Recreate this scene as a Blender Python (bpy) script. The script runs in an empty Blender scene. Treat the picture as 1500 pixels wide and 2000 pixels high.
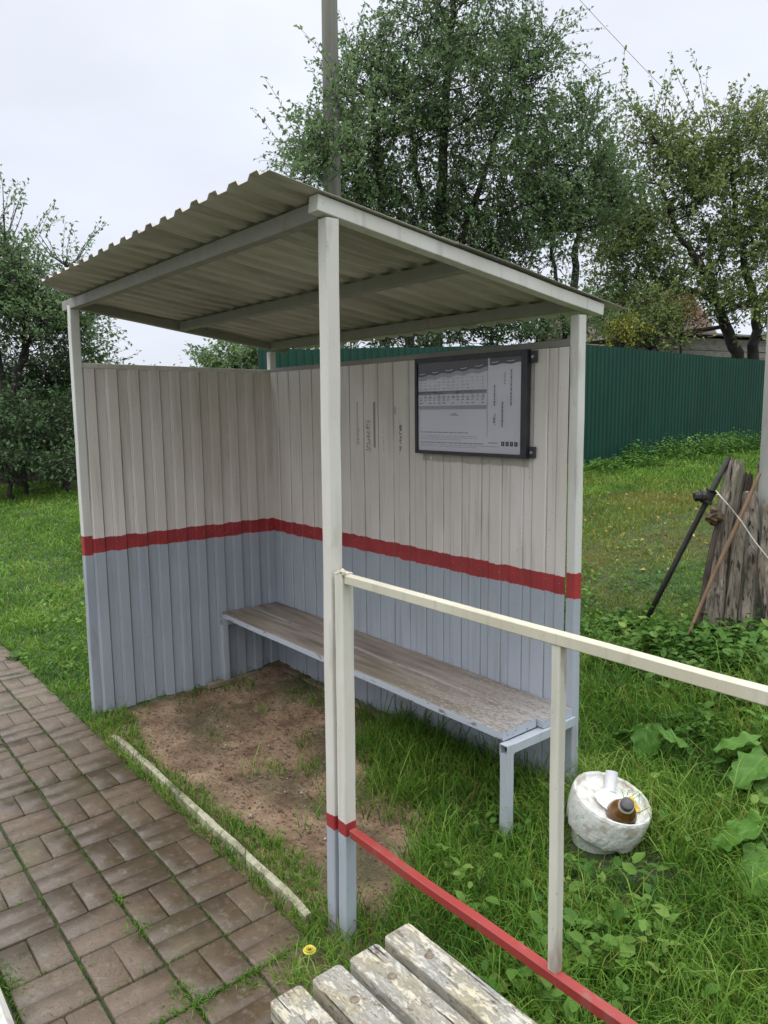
import bpy, math, random
import numpy as np
from mathutils import Vector, Matrix, noise as mnoise
random.seed(7); rng = np.random.default_rng(11)
R = math.radians
scene = bpy.context.scene
COL = scene.collection

# ---------------------------------------------------------------- camera
CP = np.array([1.7329, -1.2428, 1.6185]); YAW, PITCH, ROLL, FPX = .8812, -.1365, -.0107, 1446.74
_f = np.array([-math.sin(YAW)*math.cos(PITCH), math.cos(YAW)*math.cos(PITCH), math.sin(PITCH)])
_r0 = np.array([math.cos(YAW), math.sin(YAW), 0.]); _u0 = np.cross(_r0, _f)
_r = _r0*math.cos(ROLL)+_u0*math.sin(ROLL); _u = -_r0*math.sin(ROLL)+_u0*math.cos(ROLL)
cam = bpy.data.cameras.new('camera'); camo = bpy.data.objects.new('camera', cam); COL.objects.link(camo)
camo.matrix_world = Matrix(((_r[0], _u[0], -_f[0], CP[0]), (_r[1], _u[1], -_f[1], CP[1]), (_r[2], _u[2], -_f[2], CP[2]), (0, 0, 0, 1)))
cam.sensor_fit = 'VERTICAL'; cam.sensor_height = 24; cam.lens = 24*FPX/2000; cam.clip_end = 2000; cam.clip_start = .05
scene.camera = camo
def at(u, v, d):                       # layout help: a point seen at (u, v) of the photo, d metres ahead
    p = CP+d*(_f+_r*(u-750)/FPX+_u*(1000-v)/FPX); return Vector(p)
def project(P):
    X = np.asarray(P)-CP; z = X@_f
    return 750+FPX*(X@_r)/z, 1000-FPX*(X@_u)/z, z

# ---------------------------------------------------------------- world, sun, exposure
SUN_EL, SUN_ROT = R(55), R(200)
w = bpy.data.worlds.new('World'); scene.world = w; w.use_nodes = True
nt = w.node_tree; nt.nodes.clear()
N = nt.nodes.new; L = nt.links.new
out = N('ShaderNodeOutputWorld'); bg = N('ShaderNodeBackground'); L(bg.outputs[0], out.inputs[0])
sky = N('ShaderNodeTexSky'); sky.sky_type = 'NISHITA'; sky.sun_disc = False
sky.sun_elevation = SUN_EL; sky.sun_rotation = SUN_ROT
bg.inputs[1].default_value = 0.12
tc = N('ShaderNodeTexCoord'); sep = N('ShaderNodeSeparateXYZ'); L(tc.outputs['Generated'], sep.inputs[0])
ramp = N('ShaderNodeValToRGB'); L(sep.outputs[2], ramp.inputs[0])       # overcast: dull at the horizon, brightest overhead
cr = ramp.color_ramp
cr.elements[0].position = 0.0; cr.elements[0].color = (5.9, 6.2, 6.9, 1)
cr.elements[1].position = 1.0; cr.elements[1].color = (27., 27.8, 29., 1)
for p_, c_ in ((.25, (6.1, 6.4, 7.15, 1)), (.5, (6.7, 7.0, 7.7, 1)), (.62, (13.5, 14.2, 15.2, 1))):
    e = cr.elements.new(p_); e.color = c_
mapn = N('ShaderNodeMapping'); mapn.inputs['Scale'].default_value = (1.6, 1.6, 4.5); L(tc.outputs['Generated'], mapn.inputs[0])
nz = N('ShaderNodeTexNoise'); nz.inputs['Scale'].default_value = 1.7; nz.inputs['Detail'].default_value = 5; L(mapn.outputs[0], nz.inputs[0])
mr = N('ShaderNodeMapRange'); mr.inputs[1].default_value = .3; mr.inputs[2].default_value = .7; mr.inputs[3].default_value = .93; mr.inputs[4].default_value = 1.06
L(nz.outputs[0], mr.inputs[0])
mul = N('ShaderNodeVectorMath'); mul.operation = 'SCALE'; L(ramp.outputs[0], mul.inputs[0]); L(mr.outputs[0], mul.inputs['Scale'])
mx = N('ShaderNodeMix'); mx.data_type = 'RGBA'; mx.inputs[0].default_value = .94
L(sky.outputs[0], mx.inputs[6]); L(mul.outputs[0], mx.inputs[7]); L(mx.outputs[2], bg.inputs[0])
sl = bpy.data.lights.new('sun', 'SUN'); sl.energy = .6; sl.angle = R(25); sl.color = (1, .97, .92)
so = bpy.data.objects.new('sun', sl); COL.objects.link(so)
_sd = Vector((math.sin(SUN_ROT)*math.cos(SUN_EL), math.cos(SUN_ROT)*math.cos(SUN_EL), math.sin(SUN_EL)))
so.rotation_euler = _sd.to_track_quat('Z', 'Y').to_euler()
scene.view_settings.view_transform = 'Standard'; scene.view_settings.look = 'None'
scene.view_settings.exposure = 0.25; scene.view_settings.gamma = 1
scene.cycles.max_bounces = 6; scene.cycles.transparent_max_bounces = 8

# ---------------------------------------------------------------- helpers
def tag(o, label=None, cat=None, group=None, kind=None):
    if label: o['label'] = label
    if cat: o['category'] = cat
    if group: o['group'] = group
    if kind: o['kind'] = kind
    return o
def empty(name, loc=(0, 0, 0), label=None, cat=None, group=None):
    o = bpy.data.objects.new(name, None); COL.objects.link(o); o.location = loc; o.empty_display_size = .1
    return tag(o, label, cat, group)
def link(name, me, mats, parent=None, smooth=False):
    if not isinstance(mats, (list, tuple)): mats = [mats]
    for m in mats: me.materials.append(m)
    o = bpy.data.objects.new(name, me); COL.objects.link(o)
    if parent is not None:
        o.parent = parent
        o.matrix_parent_inverse = Matrix.Translation(-Vector(parent_loc(parent)))
    if smooth: me.polygons.foreach_set('use_smooth', [True]*len(me.polygons))
    return o
def parent_loc(p):
    v = Vector(p.location)
    if p.parent is not None and p.type == 'EMPTY': v += Vector(parent_loc(p.parent))
    return v if p.type == 'EMPTY' else Vector((0, 0, 0))
class MB:
    def __init__(s): s.v = []; s.f = []; s.m = []
    def add(s, vs, fs, mi=0):
        b = len(s.v); s.v += [tuple(x) for x in vs]; s.f += [tuple(b+i for i in f) for f in fs]; s.m += [mi]*len(fs)
    def box(s, lo, hi, mi=0, c=0.0, rot=None, org=None):
        x0, y0, z0 = lo; x1, y1, z1 = hi
        s.beam(Vector(((x0+x1)/2, (y0+y1)/2, z0)), Vector(((x0+x1)/2, (y0+y1)/2, z1)), x1-x0, y1-y0, mi=mi, c=c, up=Vector((0, 1, 0)))
    def beam(s, a, b, wx, wy, mi=0, c=.002, seg=1, wob=0., up=None, sd=0, wob2=None):
        """rectangular bar from a to b with chamfered long edges; wob = hand-painted unevenness"""
        a, b = Vector(a), Vector(b); d = (b-a); ln = d.length; d.normalize()
        if up is None: up = Vector((0, 0, 1)) if abs(d.z) < .9 else Vector((0, 1, 0))
        y = (up-d*up.dot(d)).normalized(); x = y.cross(d).normalized()
        hx, hy = wx/2, wy/2; c = min(c, hx*.9, hy*.9)
        prof = [(-hx+c, -hy), (hx-c, -hy), (hx, -hy+c), (hx, hy-c), (hx-c, hy), (-hx+c, hy), (-hx, hy-c), (-hx, -hy+c)] if c > 0 else [(-hx, -hy), (hx, -hy), (hx, hy), (-hx, hy)]
        n = len(prof); vs = []
        for i in range(seg+1):
            t = i/seg; p = a+d*ln*t
            w1 = w2 = s1 = 0
            if wob:
                s1 = mnoise.noise(Vector((t*ln*3.1+sd*7.7, sd, 0)))*wob; w1 = mnoise.noise(Vector((t*ln*3.1+sd*3.3, 9, sd)))*wob
                w2 = mnoise.noise(Vector((t*ln*9+sd, 4, sd)))*wob*.5
            for (px, py) in prof:
                vs.append(p+x*(px*(1+w2/max(wx, .01))+s1)+y*(py*(1+w2/max(wy, .01))+w1))
        fs = [(i*n+j, i*n+(j+1) % n, (i+1)*n+(j+1) % n, (i+1)*n+j) for i in range(seg) for j in range(n)]
        fs += [tuple(range(n-1, -1, -1)), tuple(seg*n+j for j in range(n))]
        s.add(vs, fs, mi)
    def tube(s, pts, rad, n=8, mi=0, cap=True):
        pts = [Vector(p) for p in pts]; vs = []; k = len(pts)
        if not isinstance(rad, (list, tuple)): rad = [rad]*k
        prev = None
        for i, p in enumerate(pts):
            d = (pts[min(i+1, k-1)]-pts[max(i-1, 0)]).normalized()
            if prev is None:
                a = Vector((0, 0, 1)) if abs(d.z) < .9 else Vector((1, 0, 0)); x = d.cross(a).normalized()
            else: x = (prev-d*prev.dot(d)).normalized()
            prev = x; y = d.cross(x)
            for j in range(n):
                an = 2*math.pi*j/n; vs.append(p+(x*math.cos(an)+y*math.sin(an))*rad[i])
        fs = [(i*n+j, i*n+(j+1) % n, (i+1)*n+(j+1) % n, (i+1)*n+j) for i in range(k-1) for j in range(n)]
        if cap: fs += [tuple(range(n-1, -1, -1)), tuple((k-1)*n+j for j in range(n))]
        s.add(vs, fs, mi)
    def lathe(s, prof, M, n=32, mi=0, jit=0.):
        vs = []
        for i, (r, z) in enumerate(prof):
            for j in range(n):
                an = 2*math.pi*j/n; q = Vector((math.cos(an), math.sin(an), 0))
                rr = r*(1+jit*mnoise.noise(Vector((q.x*2, q.y*2, z*9))))
                vs.append(M @ Vector((rr*q.x, rr*q.y, z+jit*.05*mnoise.noise(Vector((q.x*3, q.y*3, 5))))))
        fs = [(i*n+j, i*n+(j+1) % n, (i+1)*n+(j+1) % n, (i+1)*n+j) for i in range(len(prof)-1) for j in range(n)]
        fs += [tuple(range(n-1, -1, -1)), tuple((len(prof)-1)*n+j for j in range(n))]
        s.add(vs, fs, mi)
    def build(s, name, mats, parent=None, smooth=False):
        me = bpy.data.meshes.new(name); me.from_pydata(s.v, [], s.f)
        me.polygons.foreach_set('material_index', s.m); me.update()
        return link(name, me, mats, parent, smooth)
def np_mesh(name, V, quads=None, tris=None, attrs=None):
    """V (n,3); quads (q,4); tris (t,3); attrs {name: per-vertex float}"""
    me = bpy.data.meshes.new(name)
    idx = []; tot = []
    if quads is not None and len(quads): idx.append(quads.reshape(-1)); tot.append(np.full(len(quads), 4))
    if tris is not None and len(tris): idx.append(tris.reshape(-1)); tot.append(np.full(len(tris), 3))
    idx = np.concatenate(idx); tot = np.concatenate(tot)
    me.vertices.add(len(V)); me.vertices.foreach_set('co', np.ascontiguousarray(V, dtype=np.float32).ravel())
    me.loops.add(len(idx)); me.loops.foreach_set('vertex_index', idx.astype(np.int32))
    me.polygons.add(len(tot)); st = np.concatenate([[0], np.cumsum(tot)[:-1]])
    me.polygons.foreach_set('loop_start', st.astype(np.int32)); me.polygons.foreach_set('loop_total', tot.astype(np.int32))
    for k, a in (attrs or {}).items():
        at_ = me.attributes.new(k, 'FLOAT', 'POINT'); at_.data.foreach_set('value', np.ascontiguousarray(a, dtype=np.float32))
    me.update(); me.validate(); return me

# ---------------------------------------------------------------- material helpers
class NT:
    def __init__(s, name):
        s.m = bpy.data.materials.new(name); s.m.use_nodes = True; s.t = s.m.node_tree; s.t.nodes.clear()
        s.out = s.t.nodes.new('ShaderNodeOutputMaterial')
        s.tc = s.t.nodes.new('ShaderNodeTexCoord'); s.co = s.tc.outputs['Object']
        s.b = s.t.nodes.new('ShaderNodeBsdfPrincipled'); s.link(s.b.outputs[0], s.out.inputs[0])
    def link(s, a, b): s.t.links.new(a, b)
    def setv(s, sock, v):
        if hasattr(v, 'is_linked'): s.link(v, sock)
        else:
            if isinstance(v, tuple) and len(v) == 3 and sock.type == 'RGBA': v = (*v, 1)
            sock.default_value = v
    def noise(s, scale, stretch=(1, 1, 1), detail=3, rough=.55, off=0., dist=0.):
        m = s.t.nodes.new('ShaderNodeMapping'); m.inputs['Scale'].default_value = stretch; m.inputs['Location'].default_value = (off, off*.7, off*1.3)
        s.link(s.co, m.inputs[0]); n = s.t.nodes.new('ShaderNodeTexNoise'); n.inputs['Scale'].default_value = scale
        n.inputs['Detail'].default_value = detail; n.inputs['Roughness'].default_value = rough; n.inputs['Distortion'].default_value = dist
        s.link(m.outputs[0], n.inputs[0]); return n.outputs[0]
    def math(s, op, a, b=0., c=0.):
        n = s.t.nodes.new('ShaderNodeMath'); n.operation = op
        for i, x in enumerate((a, b, c)): s.setv(n.inputs[i], x)
        return n.outputs[0]
    def rng(s, v, a, b, c=0., d=1., smooth=False):
        n = s.t.nodes.new('ShaderNodeMapRange')
        if smooth: n.interpolation_type = 'SMOOTHSTEP'
        for i, x in enumerate((v, a, b, c, d)): s.setv(n.inputs[i], x)
        return n.outputs[0]
    def mix(s, f, a, b, mode='MIX'):
        n = s.t.nodes.new('ShaderNodeMix'); n.data_type = 'RGBA'; n.blend_type = mode
        s.setv(n.inputs[0], f); s.setv(n.inputs[6], a); s.setv(n.inputs[7], b); return n.outputs[2]
    def ramp(s, v, stops):
        n = s.t.nodes.new('ShaderNodeValToRGB'); s.link(v, n.inputs[0]); e = n.color_ramp.elements
        e[0].position, e[0].color = stops[0][0], (*stops[0][1], 1); e[1].position, e[1].color = stops[-1][0], (*stops[-1][1], 1)
        for p, c in stops[1:-1]: q = e.new(p); q.color = (*c, 1)
        return n.outputs[0]
    def xyz(s):
        n = s.t.nodes.new('ShaderNodeSeparateXYZ'); s.link(s.co, n.inputs[0]); return n.outputs
    def attr(s, name):
        n = s.t.nodes.new('ShaderNodeAttribute'); n.attribute_name = name; return n.outputs['Fac']
    def bump(s, h, strength=.3, dist=.002):
        n = s.t.nodes.new('ShaderNodeBump'); n.inputs['Strength'].default_value = strength; n.inputs['Distance'].default_value = dist
        s.link(h, n.inputs['Height']); s.link(n.outputs[0], s.b.inputs['Normal'])
    def done(s, col, rough=.6, metal=0., spec=None):
        s.setv(s.b.inputs['Base Color'], col); s.setv(s.b.inputs['Roughness'], rough); s.b.inputs['Metallic'].default_value = metal
        if spec is not None: s.b.inputs['Specular IOR Level'].default_value = spec
        return s.m

WHITE = (.73, .66, .625); BLUE = (.40, .425, .475); RED = (.40, .035, .04)
def paint(name, zlo=-9, zhi=-9, up=WHITE, lo=BLUE, marks=(), dirt=1., rust=.0, seed=0., red=RED, seams=None):
    n = NT(name); x, y, z = n.xyz()
    edge = n.math('ADD', n.math('MULTIPLY', n.math('SUBTRACT', n.noise(9, off=seed), .5), .022), n.math('MULTIPLY', n.math('SUBTRACT', n.noise(70, off=seed), .5), .010))
    zz = n.math('ADD', z, edge)
    patch = n.noise(3.5, (1, 1, .5), 4, off=seed+3)
    upc = n.mix(n.rng(patch, .35, .7), up, tuple(c*k for c, k in zip(up, (.86, .85, .80))))
    loc_ = n.mix(n.rng(patch, .3, .7), lo, tuple(c*k for c, k in zip(lo, (.82, .84, .84))))
    col = n.mix(n.rng(zz, zlo-.001, zlo+.001), loc_, upc)
    # darker earlier coat showing as streaks
    st = n.noise(34, (1, 1, .055), 4, off=seed+1)
    col = n.mix(n.math('MULTIPLY', n.rng(st, .54, .76), .34*dirt), col, (.20, .185, .165))
    if zhi > -5:
        inb = n.math('MULTIPLY', n.rng(zz, zlo-.001, zlo+.001), n.rng(zz, zhi+.001, zhi-.001))
        rc = n.mix(n.rng(n.noise(12, off=seed+5), .3, .7), red, tuple(c*.72 for c in red))
        chips = n.rng(n.noise(95, (1, 1, 2), 2, off=seed+6), .70, .74)
        rc = n.mix(chips, rc, (.55, .50, .46))
        col = n.mix(inb, col, rc)
    sp = n.rng(n.noise(140, (1, 1, .6), 2, off=seed+7), .69, .76)
    col = n.mix(n.math('MULTIPLY', sp, .55*dirt), col, (.10, .09, .08))
    if seams:                              # grime caught in the folds of the sheet
        ax, off, pit, wds = seams
        c_ = (x, y)[ax]
        for (o2, hw, amt) in wds:
            fr = n.math('FRACT', n.math('DIVIDE', n.math('SUBTRACT', n.math('ADD', c_, n.math('MULTIPLY', n.math('SUBTRACT', n.noise(7, off=o2*50), .5), .0025)), off+o2-pit/2), pit))
            dd = n.math('ABSOLUTE', n.math('MULTIPLY', n.math('SUBTRACT', fr, .5), pit))
            mk = n.math('MULTIPLY', n.rng(dd, hw, hw*.35), n.rng(n.noise(9, (1, 1, .45), 4, off=o2*90+3), .30, .55, .35, 1.))
            col = n.mix(n.math('MULTIPLY', mk, amt), col, (.075, .068, .060))
    if rust:
        rm = n.math('MULTIPLY', n.rng(n.noise(14, (1, 1, .25), 4, off=seed+8), .60, .72), rust)
        rm = n.math('MAXIMUM', rm, n.math('MULTIPLY', n.rng(n.math('ADD', z, n.math('MULTIPLY', n.noise(25, (1, 1, .5), 4, off=seed), .12)), .15, .05), rust*1.5))
        col = n.mix(rm, col, (.16, .085, .05))
    for (x0, x1, z0, z1, c, th, amt) in marks:
        mk = n.math('MULTIPLY', n.math('MULTIPLY', n.rng(x, x0-.0015, x0+.0015), n.rng(x, x1+.0015, x1-.0015)),
                    n.math('MULTIPLY', n.rng(n.math('ADD', z, edge), z0-.003, z0+.003), n.rng(n.math('ADD', z, edge), z1+.003, z1-.003)))
        if th: mk = n.math('MULTIPLY', mk, n.rng(n.noise(85, (1, 1, 1.4), 3, off=x0*10), th, th+.06))
        col = n.mix(n.math('MULTIPLY', mk, amt), col, c)
    n.bump(n.math('ADD', n.noise(55, (1, 1, .2), 4, off=seed), n.math('MULTIPLY', n.noise(260, detail=2), .4)), .35, .0018)
    return n.done(col, n.rng(n.noise(20, off=seed), .3, .7, .38, .6))

def leafmat(name, ramp_stops, trans=.35, rough=.62, big=.0):
    n = NT(name); t = n.attr('tint')
    big_n = n.noise(1.3, detail=2)
    v = n.math('ADD', n.math('MULTIPLY', t, .72), n.math('MULTIPLY', n.rng(big_n, .25, .75), .28))
    col = n.ramp(v, ramp_stops)
    n.done(col, rough, spec=.2)
    tr = n.t.nodes.new('ShaderNodeBsdfTranslucent'); n.link(col, tr.inputs[0])
    ms = n.t.nodes.new('ShaderNodeMixShader'); ms.inputs[0].default_value = trans
    n.link(n.b.outputs[0], ms.inputs[1]); n.link(tr.outputs[0], ms.inputs[2]); n.link(ms.outputs[0], n.out.inputs[0])
    return n.m
def simple(name, col, rough=.6, var=.25, scale=8, stretch=(1, 1, 1), metal=0., bump=.3, bdist=.003, det=4):
    n = NT(name)
    c = n.mix(n.rng(n.noise(scale, stretch, det), .3, .7), tuple(k*(1-var) for k in col), tuple(min(1, k*(1+var)) for k in col))
    if bump: n.bump(n.noise(scale*3, stretch, 4), bump, bdist)
    return n.done(c, rough, metal)

# ---------------------------------------------------------------- terrain height
def sstep(a, b, x):
    t = np.clip((x-a)/(b-a), 0, 1); return t*t*(3-2*t)
def H(x, y):
    x = np.asarray(x, float); y = np.asarray(y, float)
    h = .75*(1-np.exp(-np.maximum(0, y-.75)/4.5))
    far = np.sqrt((x-1.7)**2+(y+1.2)**2)
    h = h*np.where(x < -8, 1-.5*sstep(-8, -20, x)*1.0, 1)
    n = np.sin(x*1.7+y*.6)*np.sin(y*1.3-x*.4)
    return h+n*.02*sstep(1.5, 4, far)*(y > .3)-.012
def Hs(x, y): return float(H(x, y))

# ---------------------------------------------------------------- GROUND (one sheet to the horizon)
def graded(lo, hi, step, far):
    a = list(np.arange(lo, hi+1e-6, step)); d = step
    x = hi
    while x < far: d *= 1.18; x += d; a.append(x)
    d = step; x = lo
    while x > -far: d *= 1.18; x -= d; a.insert(0, x)
    return np.array(a)
gx = graded(-6, 4, .06, 700); gy = graded(-1.5, 7, .06, 700)
GX, GY = np.meshgrid(gx, gy); GZ = H(GX, GY)
rough_ = np.array([mnoise.noise(Vector((a*6, b*6, 0)))*.010+mnoise.noise(Vector((a*19, b*19, 3)))*.005 for a, b in zip(GX.ravel(), GY.ravel())]).reshape(GX.shape)
near = (np.abs(GX+1) < 6) & (GY > -.06) & (GY < 7)
GZ = GZ+np.where(near, rough_, 0)
nx_, ny_ = len(gx), len(gy)
ii = (np.arange(ny_-1)[:, None]*nx_+np.arange(nx_-1)[None, :]).ravel()
q = np.stack([ii, ii+1, ii+1+nx_, ii+nx_], 1)
me = np_mesh('ground', np.stack([GX.ravel(), GY.ravel(), GZ.ravel()], 1), quads=q)
n = NT('soil'); x, y, z = n.xyz()
dirt = n.ramp(n.noise(5, detail=6, rough=.65), [(.3, (.090, .050, .027)), (.47, (.24, .152, .090)), (.66, (.39, .270, .17))])
dirt = n.mix(n.rng(n.noise(60, detail=3), .62, .70), dirt, (.055, .033, .022))
dirt = n.mix(n.rng(n.noise(95, detail=2, off=4), .70, .74), dirt, (.36, .29, .22))
dirt = n.mix(n.math('MULTIPLY', n.rng(n.noise(2.6, detail=5, off=2), .50, .66), .7), dirt, (.055, .060, .022))
green = n.ramp(n.noise(9, detail=5), [(.3, (.018, .030, .010)), (.6, (.045, .075, .018)), (.8, (.09, .10, .035))])
inside = n.math('MULTIPLY', n.math('MULTIPLY', n.rng(x, -2.25, -2.15), n.rng(x, .25, .0)), n.math('MULTIPLY', n.rng(y, -.14, -.06), n.rng(y, 1.3, 1.1)))
dirt = n.mix(n.rng(n.noise(38, detail=4, off=11), .56, .64), dirt, (.10, .06, .038))
n.bump(n.math('ADD', n.noise(30, detail=5), n.math('MULTIPLY', n.noise(110, detail=3), .5)), 1., .022)
M_soil = n.done(n.mix(inside, green, dirt), .85)
g = link('ground', me, M_soil, smooth=True); tag(g, kind='structure')

# ---------------------------------------------------------------- PAVEMENT of paired bricks
mod = .194; X0, Y0 = -.030, -.097
n = NT('paver'); x, y, z = n.xyz(); t = n.attr('tint')
col = n.ramp(t, [(0, (.075, .046, .026)), (.35, (.110, .074, .046)), (.7, (.150, .110, .078)), (1, (.195, .158, .125))])
col = n.mix(n.rng(n.noise(7, detail=5), .45, .75), col, (.105, .075, .048))
col = n.mix(n.rng(n.noise(190, detail=3), .45, .75), col, (.175, .135, .10))
col = n.mix(n.rng(n.noise(150, detail=3, off=5), .60, .70), col, (.055, .045, .038))
col = n.mix(n.math('MULTIPLY', n.rng(n.noise(3.1, detail=5, off=3), .52, .66), .55), col, (.085, .082, .030))
soily = n.math('MULTIPLY', n.rng(n.math('ADD', y, n.math('MULTIPLY', n.noise(2.4, detail=4, off=12), .5)), -.42, -.12), n.rng(x, -2.3, -1.2))
col = n.mix(n.math('MULTIPLY', soily, n.rng(n.noise(8, detail=5, off=31), .3, .65, .25, .8)), col, (.100, .062, .030))          # soil washed over the bricks from the bare patch
damp = n.rng(n.noise(3.4, detail=5, off=8), .47, .60)
col = n.mix(n.math('MULTIPLY', damp, .42), col, (.040, .030, .022))
col = n.mix(n.math('MULTIPLY', n.rng(n.noise(30, detail=6, rough=.75, off=14), .52, .68), .5), col, (.23, .195, .155))
col = n.mix(n.math('MULTIPLY', n.rng(n.noise(55, detail=5, rough=.7, off=17), .55, .68), .6), col, (.050, .040, .028))
n.bump(n.math('ADD', n.noise(260, detail=3), n.math('MULTIPLY', n.noise(60, detail=3), .6)), .5, .0018)
wet = n.rng(damp, 0, 1, .66, .28)
M_pav = n.done(col, wet, spec=.45)
V = []; Q = []; T = []
def brick(x0, x1, y0, y1, inner=''):
    j = .0030+random.random()*.0012; k2 = .0022
    x0 += j if 'l' not in inner else -0; x1 -= j if 'r' not in inner else 0; y0 += j if 'b' not in inner else 0; y1 -= j if 't' not in inner else 0
    x0 += .0012; x1 -= .0012; y0 += .0012; y1 -= .0012
    cx, cy = (x0+x1)/2, (y0+y1)/2; hx, hy = (x1-x0)/2, (y1-y0)/2
    a = random.gauss(0, .009); dz = random.gauss(0, .0010)+.005*mnoise.noise(Vector((cx*2, cy*2, 0))); tx, ty = random.gauss(0, .002), random.gauss(0, .002)
    ox, oy = random.gauss(0, .001), random.gauss(0, .001)
    tt = min(1, max(0, .5+random.gauss(0, .07)+.5*mnoise.noise(Vector((cx*1.6, cy*1.6, 2)))-.34*max(0, min(1, (cx+2.2)/2))*(1 if cy > -.5 else .35)+.12))
    b = len(V); c = .002; k = .007
    ring = lambda e, f: [(-hx+e+f, -hy+e), (hx-e-f, -hy+e), (hx-e, -hy+e+f), (hx-e, hy-e-f), (hx-e-f, hy-e), (-hx+e+f, hy-e), (-hx+e, hy-e-f), (-hx+e, -hy+e+f)]
    for (e, zz) in ((0, -.05), (0, -.006), (c, 0.)):
        for px, py in ring(e, k*.45):
            V.append((cx+ox+px*math.cos(a)-py*math.sin(a), cy+oy+px*math.sin(a)+py*math.cos(a), zz+dz+px*tx+py*ty)); T.append(tt)
    for r_ in range(2):
        for i in range(8): Q.append((b+r_*8+i, b+r_*8+(i+1) % 8, b+(r_+1)*8+(i+1) % 8, b+(r_+1)*8+i))
    o = b+16; Q.append((o, o+1, o+2, o+7)); Q.append((o+7, o+2, o+3, o+6)); Q.append((o+6, o+3, o+4, o+5))
for i in range(-52, 12):
    for j in range(-4, 1):
        xa, xb = X0+i*mod, X0+(i+1)*mod; ya, yb = Y0+(j-1)*mod, Y0+j*mod
        if j == 0 and i >= 1: continue
        if (i+j) % 2 != 0: brick(xa, (xa+xb)/2, ya, yb, 'r'); brick((xa+xb)/2, xb, ya, yb, 'l')
        else: brick(xa, xb, ya, (ya+yb)/2, 't'); brick(xa, xb, (ya+yb)/2, yb, 'b')
me = np_mesh('pavement', np.array(V), quads=np.array(Q), attrs={'tint': np.array(T)})
tag(link('pavement', me, M_pav), kind='structure')
PAV_Y = Y0
# concrete kerb strip along the paving and a white kerb stone at the frame's corner
n = NT('old_concrete')
c = n.ramp(n.noise(14, detail=6, rough=.7), [(.34, (.07, .075, .035)), (.46, (.26, .24, .15)), (.56, (.40, .37, .26)), (.7, (.50, .46, .34))])
n.bump(n.noise(60, detail=5), .8, .006); M_conc = n.done(c, .8)
m = MB()
pts = np.linspace(-1.90, -.12, 60)
prev = None; vs = []; fs = []
for k_, xx in enumerate(pts):
    o_ = mnoise.noise(Vector((xx*6, 0, 0)))*.0025; w_ = .014+mnoise.noise(Vector((xx*9, 5, 0)))*.003; zt = .026+mnoise.noise(Vector((xx*7, 8, 0)))*.004
    zt -= .02*max(0, (k_-54)/6)+.02*max(0, (4-k_)/4)
    for (dy, zz) in ((-w_, -.06), (-w_, zt-.005), (-w_*.6, zt), (w_*.6, zt+.001), (w_, zt-.006), (w_, -.06)): vs.append((xx, -.045+o_+dy, zz))
for k_ in range(59):
    for j in range(5): fs.append((k_*6+j, k_*6+j+1, (k_+1)*6+j+1, (k_+1)*6+j))
fs += [tuple(range(5, -1, -1)), tuple(59*6+j for j in range(6))]
m.add(vs, fs); tag(m.build('kerb', M_conc), kind='structure')
n = NT('white_kerb')
c = n.mix(n.rng(n.noise(11, detail=5), .5, .7), (.60, .58, .52), (.30, .27, .20)); n.bump(n.noise(50, detail=5), .5, .004); M_wk = n.done(c, .8)
m = MB()
for k_ in range(6): m.beam((-3.6+k_*.76*1.0-.35, -.975, .022), (-3.6+k_*.76+.39, -.975, .022), .15, .12, c=.018, seg=10, wob=.006, sd=k_)
tag(m.build('kerb', M_wk), kind='structure')

# ---------------------------------------------------------------- SHELTER
W_, D_ = 2.232, 1.153
shelter = empty('bus_shelter', (0, 0, 0), 'small corrugated metal bus shelter painted white over blue with a red band', 'bus shelter')
marks = [(-1.352, -1.338, 1.44, 1.67, (.26, .19, .10), 0, .45), (-1.352, -1.325, 1.44, 1.53, (.13, .12, .05), .52, .7),
         (-1.285, -1.235, 1.41, 1.57, (.07, .08, .06), .50, .75), (-1.215, -1.198, 1.43, 1.66, (.20, .09, .045), 0, .75),
         (-1.15, -1.135, 1.42, 1.53, (.15, .11, .13), .52, .5), (-1.02, -.995, 1.42, 1.555, (.09, .08, .05), .49, .85), (-1.06, -1.045, 1.60, 1.635, (.2, .1, .07), 0, .5),
         (-.845, -.215, 1.382, 1.45, (.29, .245, .19), 0, .65), (-.80, -.79, 1.388, 1.402, (.75, .72, .68), 0, .9)]
M_wall = paint('wall_paint', .886, .964, marks=(), seed=1, seams=(1, .088, .1165, ((0, .0042, .85), (.0495, .003, .30), (.056, .002, .3))))
M_wallb = paint('back_wall_paint', .884, .958, marks=marks, up=(.74, .665, .635), seed=2, seams=(0, -1.300, .118, ((0, .0030, .6), (.042, .0025, .3))))
M_postw = paint('post_paint', .875, .978, seed=3, dirt=.8, up=(.66, .64, .60), rust=.25)
M_postp = paint('front_post_paint', .345, .388, seed=4, dirt=.7, up=(.68, .65, .60), rust=.3)
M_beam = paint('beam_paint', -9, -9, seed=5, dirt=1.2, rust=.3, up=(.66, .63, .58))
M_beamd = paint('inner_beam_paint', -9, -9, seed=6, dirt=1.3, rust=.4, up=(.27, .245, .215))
M_benchp = paint('bench_frame_paint', 9, -9, seed=7, dirt=.8, lo=(.46, .49, .53), rust=.3)
n = NT('roof_sheet')
c = n.ramp(n.noise(4, (1, .35, 1), 5), [(.3, (.34, .30, .27)), (.5, (.50, .445, .405)), (.72, (.60, .54, .50))])
c = n.mix(n.math('MULTIPLY', n.rng(n.noise(26, (1, .06, 1), 4), .55, .7), .4), c, (.12, .10, .08))
n.bump(n.noise(40, (1, .2, 1), 3), .2, .001); M_roof = n.done(c, .65, 0., .3)

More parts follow.
